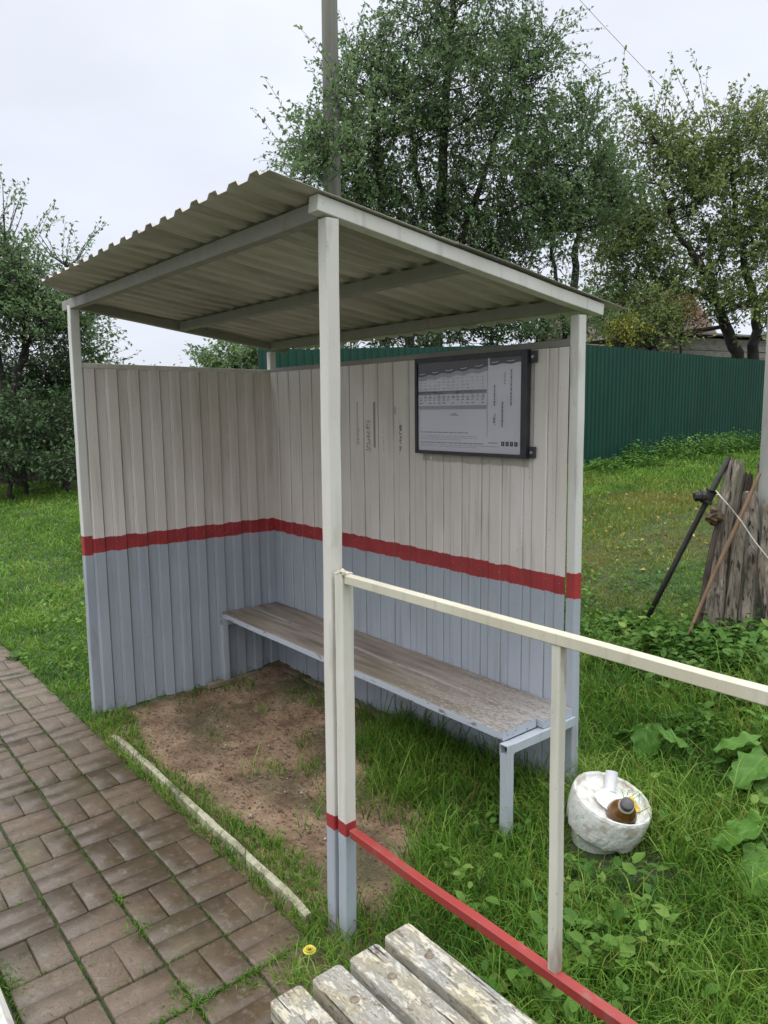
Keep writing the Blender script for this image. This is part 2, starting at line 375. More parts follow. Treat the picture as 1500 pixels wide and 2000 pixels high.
def wall_sheet(name, p0, p1, z0, z1, mat, out_n, pitch=.1165, depth=.009, ph=.0, top_jit=0, duty=.5):
    p0, p1 = Vector(p0), Vector(p1); d = (p1-p0); ln = d.length; d.normalize(); on = Vector(out_n)
    prof = []; s = -ph
    while s < ln+pitch:
        fl = pitch*duty; sl = .009
        for (o, dd) in ((0, 0), (fl-sl, 0), (fl, 1), (pitch-sl, 1)): prof.append((s+o, dd))
        s += pitch
    prof = [(a, b) for a, b in prof if 0 <= a <= ln]
    prof = [(0, prof[0][1])]+prof+[(ln, prof[-1][1])]
    zs = np.linspace(z0, z1, 13); vs = []; k = len(prof)
    for zi, z in enumerate(zs):
        for i, (a, b) in enumerate(prof):
            wv = mnoise.noise(Vector((a*2.3, z*1.6, ph*50+p0.x)))*.0045
            zz = z+(mnoise.noise(Vector((a*5, 3, 3)))*.012 if zi == 0 else 0)
            p = p0+d*a+on*(b*depth+wv); vs.append((p.x, p.y, zz))
    nn = len(vs)
    vs += [(v[0]-on.x*.0012, v[1]-on.y*.0012, v[2]) for v in vs]
    fs = []
    for r_ in range(len(zs)-1):
        for i in range(k-1):
            a = r_*k+i; fs.append((a, a+1, a+1+k, a+k)); fs.append((nn+a+k, nn+a+1+k, nn+a+1, nn+a))
    m = MB(); m.add(vs, fs); return m.build(name, mat, shelter)
wall_sheet('side_wall', (-W_+.005, .018, 0), (-W_+.005, D_+.012, 0), .005, 1.848, M_wall, (1, 0, 0), ph=.0445, depth=.014)
wall_sheet('back_wall', (-W_+.02, D_-.022, 0), (-.022, D_-.022, 0), .01, 1.85, M_wallb, (0, -1, 0), ph=.03, pitch=.118, depth=.007, duty=.42)
# top rails of the walls
m = MB(); m.beam((-W_, .02, 1.862), (-W_, D_-.02, 1.855), .03, .026, seg=8, wob=.002, sd=2); m.build('wall_top_rail', M_beam, shelter)
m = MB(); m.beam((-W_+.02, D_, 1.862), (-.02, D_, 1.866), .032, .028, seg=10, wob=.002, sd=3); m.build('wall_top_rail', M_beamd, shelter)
# a plank along the foot of the walls
M_old = simple('old_board', (.26, .20, .14), .85, .35, 9, (1, 1, 1))
m = MB(); m.beam((-W_+.045, .62, .006), (-W_+.05, 1.08, .012), .04, .028, seg=10, wob=.008, sd=5); m.build('base_board', M_old, shelter)
m = MB(); m.beam((-W_+.06, D_-.055, .022), (-.12, D_-.055, .03), .045, .03, seg=14, wob=.008, sd=6); m.build('base_board', M_old, shelter)
# posts
def post(a, b, s, mat, sd):
    m = MB(); m.beam(a, b, s, s, c=.003, seg=16, wob=.0035, sd=sd, up=Vector((0, 1, 0))); return m.build('post', mat, shelter)
post((-W_-.025, 0, -.1), (-W_+.006, 0, 2.165), .046, M_postw, 1)
post((-.032, 0, -.15), (-.002, 0, 2.14), .043, M_postp, 2)
post((.010, D_, -.1), (-.008, D_, 1.965), .043, M_postw, 3)
post((-W_, D_, -.1), (-W_-.002, D_, 1.975), .040, M_postw, 4)
# roof frame
SL = -.138
def zr(y): return 2.192+SL*y            # underside of the sheet
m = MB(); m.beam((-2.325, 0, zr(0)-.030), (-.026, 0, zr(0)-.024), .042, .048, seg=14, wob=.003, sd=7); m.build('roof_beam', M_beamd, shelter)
m = MB(); m.beam((0, -.05, zr(-.05)-.026), (0, 1.27, zr(1.27)-.026), .044, .044, seg=14, wob=.003, sd=8); m.build('roof_beam', M_beam, shelter)
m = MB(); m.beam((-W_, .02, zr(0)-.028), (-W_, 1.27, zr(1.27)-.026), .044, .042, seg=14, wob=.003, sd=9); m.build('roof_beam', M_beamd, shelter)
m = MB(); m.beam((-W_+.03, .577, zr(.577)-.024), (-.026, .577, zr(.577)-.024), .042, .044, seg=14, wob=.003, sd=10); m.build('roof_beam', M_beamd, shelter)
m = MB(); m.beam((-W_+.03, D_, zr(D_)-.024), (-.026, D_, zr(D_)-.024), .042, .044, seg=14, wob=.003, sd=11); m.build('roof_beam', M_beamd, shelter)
# corrugated roof sheets (two, lapped)
def roof_sheet(y0, y1, dz, sd):
    pitch = .1155; prof = []; s = .035
    while s > -2.45:
        for (o, b) in ((0, 0), (.050, 0), (.063, 1), (.1025, 1)): prof.append((s-o, b))
        s -= pitch
    ys = np.linspace(y0, y1, 12); vs = []; k = len(prof)
    for y in ys:
        for (x, b) in prof:
            xl = -2.02-(.25*min(1, max(0, (y+.21)/.30)))
            xx = max(x, xl-.02*mnoise.noise(Vector((y*3, 0, 0))))
            yy = y+(mnoise.noise(Vector((x*4, sd, 1)))*.010 if y in (ys[0],) else 0)
            vs.append((xx, yy, zr(yy)+dz+b*.015+mnoise.noise(Vector((x*1.5, y*2, sd)))*.004+.002))
    nn = len(vs); vs += [(a, b, c+.0012) for a, b, c in vs]; fs = []
    for r_ in range(len(ys)-1):
        for i in range(k-1):
            a = r_*k+i; fs.append((a, a+1, a+1+k, a+k)); fs.append((nn+a+k, nn+a+1+k, nn+a+1, nn+a))
    for i in range(k-1):
        fs.append((i+1, i, nn+i, nn+i+1)); a = (len(ys)-1)*k+i; fs.append((a, a+1, nn+a+1, nn+a))
    for r_ in range(len(ys)-1):
        a = r_*k; fs.append((a, a+k, nn+a+k, nn+a))
    m = MB(); m.add(vs, fs); return m.build('roof_sheet', M_roof, shelter)
roof_sheet(-.205, .47, 0, 1); roof_sheet(.40, 1.41, .0035, 2)

# ---------------------------------------------------------------- BENCH inside the shelter
n = NT('worn_seat'); x, y, z = n.xyz()
g1 = n.noise(26, (.10, 1, 1), 5, off=1)
wood = n.ramp(g1, [(.3, (.135, .105, .085)), (.5, (.235, .19, .155)), (.72, (.33, .285, .24))])
wood = n.mix(n.math('MULTIPLY', n.rng(n.noise(3.2, (.5, 1, 1), 4, off=5), .48, .68), .6), wood, (.15, .13, .07))
pm = n.rng(n.math('ADD', n.noise(90, (.5, 1, 1), 6, rough=.7, off=2), n.rng(x, -.9, 0, -.16, .04)), .46, .60)
top = n.mix(n.math('MULTIPLY', pm, .75), wood, (.37, .37, .37))
side = n.mix(n.rng(n.noise(40, (.4, 1, 1), 5, off=3), .60, .66), (.42, .45, .51), (.20, .18, .16))
geo = n.t.nodes.new('ShaderNodeNewGeometry'); sp_ = n.t.nodes.new('ShaderNodeSeparateXYZ'); n.link(geo.outputs['Normal'], sp_.inputs[0])
col = n.mix(n.rng(sp_.outputs[2], .45, .75), side, top)
n.bump(g1, .5, .003); M_seat = n.done(col, .7)
bench = empty('bench', (0, 0, 0), 'long low bench with two worn grey planks against the shelter back wall', 'bench')
m = MB(); m.beam((-W_+.03, .834, .417), (.005, .834, .419), .035, .193, up=Vector((0, 1, 0)), c=.004, seg=20, wob=.003, sd=21); m.build('seat_plank', M_seat, bench)
m = MB(); m.beam((-W_+.03, 1.032, .417), (.03, 1.032, .417), .034, .185, up=Vector((0, 1, 0)), c=.004, seg=20, wob=.003, sd=22); m.build('seat_plank', M_seat, bench)
m = MB(); m.beam((.022, .762, .379), (.022, D_-.022, .379), .037, .037, seg=6, wob=.002, sd=23)
m.build('frame_rail', M_benchp, bench)
m = MB(); m.beam((-W_+.045, .762, .379), (-W_+.045, D_-.04, .379), .037, .037, seg=6, wob=.002, sd=24); m.build('frame_rail', M_benchp, bench)
M_hole_shade = simple('tube_shade', (.03, .025, .02), .9, .2)
for xx, sd in ((.022, 25), (-W_+.045, 26)):
    m = MB(); m.beam((xx-.002, .748, -.1), (xx, .742, .358), .038, .036, seg=8, wob=.002, sd=sd)
    # open end of the tube above the leg
    for (a0, a1, b0, b1) in ((-.019, -.016, .358, .398), (.016, .019, .358, .398), (-.016, .016, .358, .361), (-.016, .016, .395, .398)):
        m.box((xx+a0, .724, b0), (xx+a1, .762, b1))
    m.box((xx-.0158, .752, .3612), (xx+.0158, .758, .3948), 1)  # dark plate inside the tube end, its shade put in as colour
    m.build('leg', [M_benchp, M_hole_shade], bench)

# ---------------------------------------------------------------- NOTICE BOARD on the back wall
board = empty('notice_board', (-.53, D_-.05, 1.64), 'dark framed glazed timetable board hanging on the white back wall of the shelter', 'notice board')
n = NT('board_frame'); M_fr = n.done(n.mix(n.rng(n.noise(15), .3, .7), (.022, .022, .028), (.042, .040, .048)), .45)
bx0, bx1, bz0, bz1, by = -.868, -.203, 1.418, 1.852, D_-.060
m = MB(); yb, yf = D_-.032, by
m.box((bx0, yf, bz0), (bx0+.015, yb, bz1), c=.002); m.box((bx1-.030, yf, bz0), (bx1, yb, bz1), c=.002)
m.box((bx0+.015, yf+.001, bz1-.022), (bx1-.030, yb, bz1), c=.002); m.box((bx0+.015, yf+.001, bz0), (bx1-.030, yb, bz0+.015), c=.002)
m.build('frame', M_fr, board)
M_sc = simple('screw_metal', (.35, .34, .36), .4, .2, metal=.6)
for zz in (bz1-.052, bz0+.004):
    m = MB(); m.box((bx1+.0005, yb-.012, zz), (bx1+.034, yb, zz+.045), c=.003)
    m.tube([(bx1+.018, yb-.016, zz+.022), (bx1+.018, yb-.0121, zz+.022)], .006, 10, 1); m.build('mounting_tab', [M_fr, M_sc], board)
M_pap = simple('poster_paper', (.88, .82, .89), .5, .04, 3, bump=0); M_ink = simple('ink_grey', (.26, .245, .28), .6, .1, bump=0)
M_blk = simple('ink_black', (.05, .05, .06), .6, .1, bump=0); M_lt = simple('ink_light_and_reflection_fringe', (.50, .47, .54), .6, .08, bump=0)
m = MB(); px0, px1, pz0, pz1 = bx0+.015, bx1-.030, bz0+.015, bz1-.022; pw, ph_ = px1-px0, pz1-pz0; yp = by+.012
m.box((px0, yp, pz0), (px1, yb-.001, pz1))
def sheet_mark(u0, v0, u1, v1, mi, lift=.0006):     # u right, v down, 0..1 on the sheet
    x0, x1 = px0+u0*pw, px0+u1*pw; z0, z1 = pz1-v1*ph_, pz1-v0*ph_; yy = yp-lift
    m.add([(x0, yy, z0), (x1, yy, z0), (x1, yy, z1), (x0, yy, z1)], [(0, 1, 2, 3)], mi)
rr = random.Random(5)
for k_ in range(46):  # roof edge reflected in the glass, painted on the sheet: dark band, pale fringe, dashes
    u = k_*.0152; v1 = .155-.09*u+.008*math.sin(u*44); sheet_mark(u, 0, u+.0153, v1, 4); sheet_mark(u, v1+.001, u+.0153, v1+.045, 3)
    if math.sin(u*44) > .1: sheet_mark(u, v1-.035, u+.0153, v1-.028, 0, .001)
for k_ in range(18):  # the same painted reflection over the right part of the sheet
    u = .715+k_*.0155; v1 = .075-.03*(u-.7)+.006*math.sin(u*44); sheet_mark(u, 0, u+.0156, v1, 4)
    if math.sin(u*44) > .1: sheet_mark(u, v1-.032, u+.0156, v1-.026, 0, .001)
for r_ in range(7):
    v = .19+r_*.035
    sheet_mark(.0, v-.008, .69, v-.006, 3, .0008)
    for c_ in range(14):
        if rr.random() < .8: sheet_mark(.02+c_*.048, v, .02+c_*.048+.012+rr.random()*.018, v+.009, 3)
sheet_mark(.0, .325, .69, .362, 1)
for r_ in range(3):
    for c_ in range(14):
        if rr.random() < .8: sheet_mark(.02+c_*.048, .385+r_*.035, .02+c_*.048+.012+rr.random()*.02, .395+r_*.035, 1)
sheet_mark(.0, .49, .69, .53, 3)
sheet_mark(.34, .59, .42, .598, 1); sheet_mark(.36, .575, .40, .583, 1)
for (v, u1, mi, hh) in ((.785, .52, 1, .008), (.825, .60, 3, .006), (.845, .60, 3, .006), (.865, .45, 3, .006), (.90, .66, 1, .009), (.925, .80, 3, .007), (.945, .6, 3, .006)):
    u = .03
    while u < u1:
        l_ = .012+rr.random()*.05; sheet_mark(u, v, min(u1, u+l_), v+hh, mi); u += l_+.007
sheet_mark(.695, .0, .698, .83, 1)
for (uu, v0, v1, mi) in ((.90, .13, .50, 1), (.845, .16, .28, 3), (.755, .28, .50, 1), (.76, .58, .70, 3), (.825, .46, .72, 1), (.75, .62, .68, 1)):
    v = v0
    while v < v1:
        l_ = .015+rr.random()*.03; sheet_mark(uu, v, uu+.012, min(v1, v+l_), mi); v += l_+.006
sheet_mark(.71, .885, .79, .893, 1)
for k_ in range(4):
    u = .825+k_*.038; sheet_mark(u, .872, u+.027, .918, 2); sheet_mark(u+.010, .884, u+.017, .890, 0, .001); sheet_mark(u+.010, .900, u+.017, .906, 0, .001)
m.build('poster', [M_pap, M_ink, M_blk, M_lt, simple('roof_reflection_tone', (.085, .055, .065), .6, .2, 5, bump=0)], board)
n = NT('pane_glass'); gl = n.t.nodes.new('ShaderNodeBsdfGlossy'); gl.inputs['Roughness'].default_value = .02
trn = n.t.nodes.new('ShaderNodeBsdfTransparent'); fr = n.t.nodes.new('ShaderNodeFresnel'); fr.inputs[0].default_value = 1.45
ms = n.t.nodes.new('ShaderNodeMixShader'); n.link(fr.outputs[0], ms.inputs[0]); n.link(trn.outputs[0], ms.inputs[1]); n.link(gl.outputs[0], ms.inputs[2]); n.link(ms.outputs[0], n.out.inputs[0])
M_glass = n.m
m = MB(); m.add([(px0, by+.007, pz0), (px1, by+.007, pz0), (px1, by+.007, pz1), (px0, by+.007, pz1)], [(0, 1, 2, 3)]); m.build('glass_pane', M_glass, board)

# ---------------------------------------------------------------- RAILING
rail = empty('railing', (.045, 0, 0), 'thin metal railing with cream top rail and red lower rail beside the shelter', 'railing')
M_rl = paint('railing_cream', -9, -9, up=(.58, .54, .43), seed=12, dirt=.8, rust=.35)
M_rp = paint('railing_post_paint', .345, .388, up=(.68, .65, .58), lo=(.42, .46, .50), seed=13, dirt=.8, rust=.3)
M_rp2 = paint('railing_upright_paint', -9, -9, up=(.60, .575, .50), seed=14, dirt=.9, rust=.6)
M_rr = paint('railing_red', -9, -9, up=(.31, .040, .034), seed=15, dirt=1.3, rust=.3)
m = MB(); m.beam((.062, -.003, 1.140), (3.4, -.003, 1.142), .026, .026, seg=40, wob=.0025, sd=31); m.build('handrail', M_rl, rail)
m = MB(); m.beam((.068, -.004, .361), (3.4, -.004, .366), .026, .026, seg=40, wob=.003, sd=32); m.build('lower_rail', M_rr, rail)
m = MB(); m.beam((.028, 0, -.15), (.040, 0, 1.155), .040, .040, seg=16, wob=.003, sd=33, up=Vector((0, 1, 0))); m.build('post', M_rp, rail)
for xx in (.803, 1.62, 2.44):
    m = MB(); m.beam((xx+.006, 0, .3745), (xx, 0, 1.1265), .024, .024, seg=10, wob=.002, sd=34+xx, up=Vector((0, 1, 0))); m.build('upright', M_rp2, rail)
# weld lumps where the rail meets the post
m = MB()
for k_ in range(14):
    p = Vector((.03+random.random()*.035, -.018+random.random()*.012, 1.150+random.random()*.012)); s_ = .004+random.random()*.004
    m.lathe([(s_*.3, -s_), (s_, -s_*.3), (s_, s_*.3), (s_*.3, s_)], Matrix.Translation(p), 7)
m.build('weld', simple('weld_bead', (.50, .45, .33), .5, .4, 60), rail)

# ---------------------------------------------------------------- FOREGROUND BENCH
n = NT('peeling_planks'); x, y, z = n.xyz()
gr = n.noise(95, (.07, 1, 1), 7, rough=.75, dist=.5)
wood = n.ramp(gr, [(.3, (.09, .075, .058)), (.5, (.22, .19, .15)), (.7, (.33, .30, .25))])
pk = n.math('ADD', n.math('MULTIPLY', n.noise(38, (.6, 1, 1), 8, rough=.82, off=2), .66), n.math('MULTIPLY', gr, .34))
pcol = n.mix(n.rng(n.noise(16, (.5, 1, 1), 5, off=6), .40, .62), (.50, .485, .44), (.53, .465, .315))
pcol = n.mix(n.rng(n.noise(70, (.3, 1, 1), 4, off=16), .45, .7), pcol, (.42, .385, .31))
col = n.mix(n.rng(pk, .415, .455), wood, pcol)
col = n.mix(n.math('MULTIPLY', n.rng(n.noise(42, (.5, 1, 1), 5, rough=.75, off=21), .58, .63), .8), col, (.17, .13, .09))
col = n.mix(n.math('MULTIPLY', n.rng(n.noise(10, (.6, 1, 1), 5, off=9), .58, .66), .75), col, (.33, .22, .09))
col = n.mix(n.rng(n.noise(120, (.04, 1, 1), 4, off=4, dist=.5), .62, .66), col, (.05, .040, .032))
n.bump(n.math('ADD', n.rng(pk, .46, .52), gr), .8, .004); M_pl = n.done(col, .75)
M_bolt = simple('rusty_bolt', (.19, .15, .11), .7, .4, 80, metal=.2)
fb = empty('bench', (1.2, -.40, 0), 'weathered slatted bench with peeling cream paint standing in front of the railing', 'bench')
for k_, (y0, y1, x0) in enumerate(((-.288, -.212, .556), (-.388, -.310, .560), (-.483, -.409, .556), (-.580, -.505, .550))):
    m = MB(); hw = (y1-y0)/2; yc = (y0+y1)/2; zt = .45; x1 = 2.15
    # rounded plank ends: outline swept in z with chamfered edge
    outl = []
    r0 = .010
    for a_ in np.linspace(math.pi, math.pi/2, 5): outl.append((x0+r0+r0*math.cos(a_), y1-r0+r0*math.sin(a_)))
    for t_ in np.linspace(0, 1, 30)[1:]: outl.append((x0+r0+(x1-x0-r0)*t_, y1+mnoise.noise(Vector((t_*14, k_, 2)))*.0015))
    for t_ in np.linspace(1, 0, 30)[:-1]: outl.append((x0+r0+(x1-x0-r0)*t_, y0+mnoise.noise(Vector((t_*14, k_, 7)))*.0015))
    for a_ in np.linspace(-math.pi/2, -math.pi, 5): outl.append((x0+r0+r0*math.cos(a_), y0+r0+r0*math.sin(a_)))
    no = len(outl); vs = []; cx_ = (x0+x1)/2
    for (ins, zz) in ((0, zt-.035), (0, zt-.0025), (.0022, zt)):
        for (a_, b_) in outl:
            vs.append((a_+(ins if a_ < cx_ else -ins), b_+(-ins if b_ > yc else ins), zz))
    fs = [(r_*no+i, r_*no+(i+1) % no, (r_+1)*no+(i+1) % no, (r_+1)*no+i) for r_ in range(2) for i in range(no)]
    fs = [tuple(reversed(f)) for f in fs]+[tuple(2*no+i for i in range(no-1, -1, -1)), tuple(range(no))]
    m.add(vs, fs); pl = m.build('plank', M_pl, fb)
    me_ = pl.data
    for bx in (.657, 1.40, 2.06):
        b_ = MB()
        b_.lathe([(.0105, 0), (.0105, .0012), (.0085, .003), (.004, .0042), (.0003, .0044)], Matrix.Translation((bx+random.uniform(-.01, .01), yc, zt-.0008)), 14)
        b_.build('bolt', M_bolt, pl)
M_fleg = simple('bench_steel', (.10, .10, .10), .5, .3, 20)
for bx in (.70, 2.0):
    m = MB(); m.beam((bx, -.57, .397), (bx, -.22, .397), .035, .034, seg=4); m.build('cross_bar', M_fleg, fb)
    for yy in (-.55, -.24):
        m = MB(); m.beam((bx, yy, -.05), (bx, yy, .379), .034, .034, seg=4, up=Vector((0, 1, 0))); m.build('leg', M_fleg, fb)

# ---------------------------------------------------------------- CONCRETE BIN and what lies in it
BT = Matrix.Translation((.238, 1.0, .0)) @ Matrix.Rotation(R(12), 4, Vector((-.77, .63, 0))) @ Matrix.Rotation(R(11), 4, Vector((.63, .77, 0))) @ Matrix.Scale(1.05, 4)
n = NT('bin_concrete')
c = n.ramp(n.noise(18, detail=5), [(.3, (.56, .59, .57)), (.5, (.72, .72, .68)), (.7, (.78, .76, .70))])
c = n.mix(n.math('MULTIPLY', n.rng(n.noise(48, (1, 1, 1.6), 6, rough=.8, off=2, dist=2.), .56, .62), .75), c, (.20, .23, .21))
c = n.mix(n.math('MULTIPLY', n.rng(n.noise(9, detail=4, off=7), .5, .68), .35), c, (.28, .30, .20))
n.bump(n.noise(55, detail=6), .8, .006); M_bin = n.done(c, .75)
n = NT('bin_liner'); c = n.ramp(n.noise(24, detail=5), [(.3, (.34, .24, .18)), (.5, (.54, .45, .38)), (.7, (.62, .57, .52))])
n.bump(n.noise(30, detail=3), .8, .012); M_lin = n.done(c, .6)
bin_ = empty('litter_bin', (.245, .985, .0), 'squat round white litter bucket lined with a crumpled pale bag leaning in the long grass', 'litter bin')
m = MB(); m.lathe([(.084, -.05), (.088, .0), (.098, .05), (.106, .10), (.109, .12)], BT, 48, jit=.02); m.build('bucket', M_bin, bin_, True)
m = MB(); NB = 96
pr_ = [(.1085, .078), (.118, .076), (.127, .086), (.132, .105), (.135, .125), (.137, .145), (.138, .165), (.138, .185), (.137, .198), (.134, .207), (.130, .209), (.125, .204), (.122, .196), (.117, .190), (.10, .187), (.08, .184), (.06, .180), (.04, .180), (.02, .182), (.0005, .183)]
vs = []
for i, (r, z) in enumerate(pr_):
    for j in range(NB):
        an = 6.28318*j/NB; c_, s_ = math.cos(an), math.sin(an)
        k_ = mnoise.noise(Vector((c_*9, s_*9, z*40)))*.0018+mnoise.noise(Vector((c_*26, s_*26, z*90)))*.0012
        if i < 3: z_ = z+.016*mnoise.noise(Vector((c_*4, s_*4, 7)))
        else: z_ = z+k_*.5+(.008*mnoise.noise(Vector((r*c_*30, r*s_*30, 3))) if i > 13 else 0)
        rr_ = max(.0003, r+(k_ if r > .03 else 0)); vs.append(BT @ Vector((rr_*c_, rr_*s_, z_)))
m.add(vs, [(i*NB+j, i*NB+(j+1) % NB, (i+1)*NB+(j+1) % NB, (i+1)*NB+j) for i in range(len(pr_)-1) for j in range(NB)]+[tuple((len(pr_)-1)*NB+j for j in range(NB))])
n = NT('bag_plastic'); c = n.ramp(n.noise(26, detail=5), [(.3, (.58, .59, .55)), (.55, (.74, .73, .68)), (.75, (.80, .78, .72))])
lz = n.noise(16, detail=4, off=9); c = n.mix(n.math('MULTIPLY', n.rng(lz, .50, .62), .6), c, (.40, .29, .21))
c = n.mix(n.math('MULTIPLY', n.rng(n.noise(60, (1, 1, 1.5), 6, rough=.8, off=2, dist=2.5), .57, .62), .7), c, (.22, .24, .22))
n.bump(n.noise(70, detail=5), .7, .004); m.build('bag', n.done(c, .5), bin_)
# beer bottle, cup, paper, wrapper: separate things
n = NT('amber_plastic'); n.b.inputs['Coat Weight'].default_value = .4
M_amb = n.done(n.mix(n.rng(n.noise(20), .35, .65), (.045, .018, .006), (.16, .07, .015)), .18)
M_cap = simple('cap_dark', (.075, .07, .068), .5, .2, 60); M_lab = simple('bottle_collar', (.33, .28, .22), .5, .2)
bo = empty('bottle', BT @ Vector((.045, -.035, .16)), 'brown plastic bottle standing neck up in the round white litter bucket', 'bottle')
BM = BT @ Matrix.Translation((.058, -.022, .174)) @ Matrix.Scale(1.25, 4) @ Matrix.Rotation(R(24), 4, 'X') @ Matrix.Rotation(R(14), 4, 'Y')
m = MB(); m.lathe([(.030, -.02), (.040, -.01), (.041, .02), (.039, .034), (.030, .052), (.018, .064), (.0145, .074), (.0145, .080)], BM, 24); m.build('body', M_amb, bo, True)
m = MB(); m.lathe([(.019, .068), (.021, .070), (.021, .073), (.019, .074)], BM, 20); m.build('collar', M_lab, bo, True)
m = MB(); m.lathe([(.0165, .076), (.0175, .078), (.0175, .090), (.0155, .092), (.0005, .0925)], BM, 20); m.build('cap', M_cap, bo, True)
M_wp = simple('white_plastic', (.78, .78, .80), .4, .03, 10, bump=0)
m = MB(); CM = BT @ Matrix.Translation((-.050, .056, .214)) @ Matrix.Scale(1.15, 4) @ Matrix.Rotation(R(-38), 4, 'X') @ Matrix.Rotation(R(-30), 4, 'Y')
m.lathe([(.016, -.03), (.0165, -.029), (.0185, .030), (.0195, .031), (.0175, .031), (.0155, .0), (.015, -.027), (.0005, -.027)], CM, 24)
tag(m.build('paper_cup', M_wp, None, True), 'small white paper cup lying on its side at the rim of the round bin', 'cup')
m = MB(); k = 7
vs = []
for i in range(k):
    for j in range(k):
        a_, b_ = i/(k-1), j/(k-1); p = BT @ Vector((-.045+a_*.085, -.050+b_*.095-.02*a_, .196+.014*abs(a_-.45)+.004*mnoise.noise(Vector((a_*4, b_*4, 0)))))
        vs.append(p)
m.add(vs, [(i*k+j, (i+1)*k+j, (i+1)*k+j+1, i*k+j+1) for i in range(k-1) for j in range(k-1)])
pp = m.build('paper_sheet', M_wp); so_ = pp.modifiers.new('thickness', 'SOLIDIFY'); so_.thickness = .001
tag(pp, 'folded white sheet of paper lying in the round bin beside the brown bottle', 'paper')
m = MB(); vs = []
for i in range(8):
    for j in range(6):
        a_, b_ = i/7, j/5; p = BT @ Vector((.028+a_*.055, .046+b_*.032-a_*.02, .208+.010*mnoise.noise(Vector((a_*5, b_*5, 3)))-.012*a_))
        vs.append(p)
m.add(vs, [(i*6+j, (i+1)*6+j, (i+1)*6+j+1, i*6+j+1) for i in range(7) for j in range(5)])
pp = m.build('wrapper', simple('yellow_foil', (.62, .42, .05), .35, .3, 30)); pp.modifiers.new('thickness', 'SOLIDIFY').thickness = .001
tag(pp, 'crumpled yellow wrapper tucked behind the brown bottle in the bin', 'wrapper')

# ---------------------------------------------------------------- BLADES, LEAVES (mesh generators)
def vnoise(P, s, o=0.):
    return np.array([mnoise.noise(Vector((a*s+o, b*s-o, o))) for a, b in P])
def blades(P, h, wd, lean, tint, curl=1.):
    n = len(P); an = rng.uniform(0, 2*np.pi, n); ld = rng.uniform(0, 2*np.pi, n)
    wv = np.stack([np.cos(an), np.sin(an), np.zeros(n)], 1)*(wd/2)[:, None]
    lv = np.stack([np.cos(ld), np.sin(ld), np.zeros(n)], 1)*(lean*h)[:, None]
    up = np.array([0, 0, 1.])[None]*h[:, None]
    m1 = P+up*.45+lv*.22; m2 = P+up*.80+lv*.62*curl; tip = P+up*(1-.25*np.clip(lean, 0, 1.3))[:, None]+lv*1.15*curl
    V = np.stack([P-wv*.8, P+wv*.8, m1-wv, m1+wv, m2-wv*.7, m2+wv*.7, tip], 1).reshape(-1, 3)
    b = np.arange(n)[:, None]*7
    Q = np.concatenate([b+np.array([0, 1, 3, 2]), b+np.array([2, 3, 5, 4])]); T = b+np.array([4, 5, 6])
    t = np.clip(tint[:, None]+np.array([-.30, -.30, -.05, -.05, .10, .10, .22])[None], 0, 1).reshape(-1); return V, Q, T, t
def leaves(B, D, L_, Wd, Nn, tint):
    """one bent leaf per row: B base, D direction, L_ length, Wd width, Nn normal"""
    n = len(B); S = np.cross(D, Nn); S /= np.linalg.norm(S, axis=1)[:, None]+1e-9
    U = np.cross(S, D)
    a = B+D*(L_*.45)[:, None]
    V = np.stack([B, a+S*(Wd/2)[:, None]+U*(Wd*.22)[:, None], B+D*L_[:, None]-U*(L_*.12)[:, None], a-S*(Wd/2)[:, None]+U*(Wd*.22)[:, None]], 1).reshape(-1, 3)
    b = np.arange(n)[:, None]*4
    T = np.concatenate([b+np.array([0, 1, 2]), b+np.array([0, 2, 3])]); return V, T, np.repeat(tint, 4)
def leaves6(B, D, L_, Wd, Nn, tint):
    n = len(B); S = np.cross(D, Nn); S /= np.linalg.norm(S, axis=1)[:, None]+1e-9
    U = np.cross(S, D); w_ = Wd[:, None]/2; l_ = L_[:, None]
    V = np.stack([B, B+D*l_*.25+S*w_*.85+U*w_*.25, B+D*l_*.62+S*w_*.9+U*w_*.3-U*l_*.03, B+D*l_-U*l_*.14, B+D*l_*.62-S*w_*.9+U*w_*.3-U*l_*.03, B+D*l_*.25-S*w_*.85+U*w_*.25, B+D*l_*.5], 1).reshape(-1, 3)
    b = np.arange(n)[:, None]*7
    T = np.concatenate([b+np.array([i, (i+1) % 6, 6]) for i in range(6)]); return V, T, np.repeat(tint, 7)
def unit(n):
    v = rng.normal(size=(n, 3)); return v/np.linalg.norm(v, axis=1)[:, None]
def scatter(x0, x1, y0, y1, cell, dens):
    out_ = []
    xs = np.arange(x0, x1, cell); ys = np.arange(y0, y1, cell)
    X, Y = np.meshgrid(xs, ys); X = X.ravel(); Y = Y.ravel()
    u, v, z = project(np.stack([X+cell/2, Y+cell/2, H(X, Y)], 1))
    ok = (z > .3) & (u > -500) & (u < 2000) & (v < 2500)
    X, Y = X[ok], Y[ok]; k = rng.poisson(dens(X+cell/2, Y+cell/2)*cell*cell)
    X = np.repeat(X, k)+rng.random(k.sum())*cell; Y = np.repeat(Y, k)+rng.random(k.sum())*cell
    return X, Y
def dist(x, y): return np.hypot(x-CP[0], y-CP[1])
def shelter_edge(x): return np.interp(x, [-2.25, -1.5, -1.25, -.75, -.3, -.12, .0, .12], [1.4, 1.4, .98, .64, .60, .38, .16, -.2])
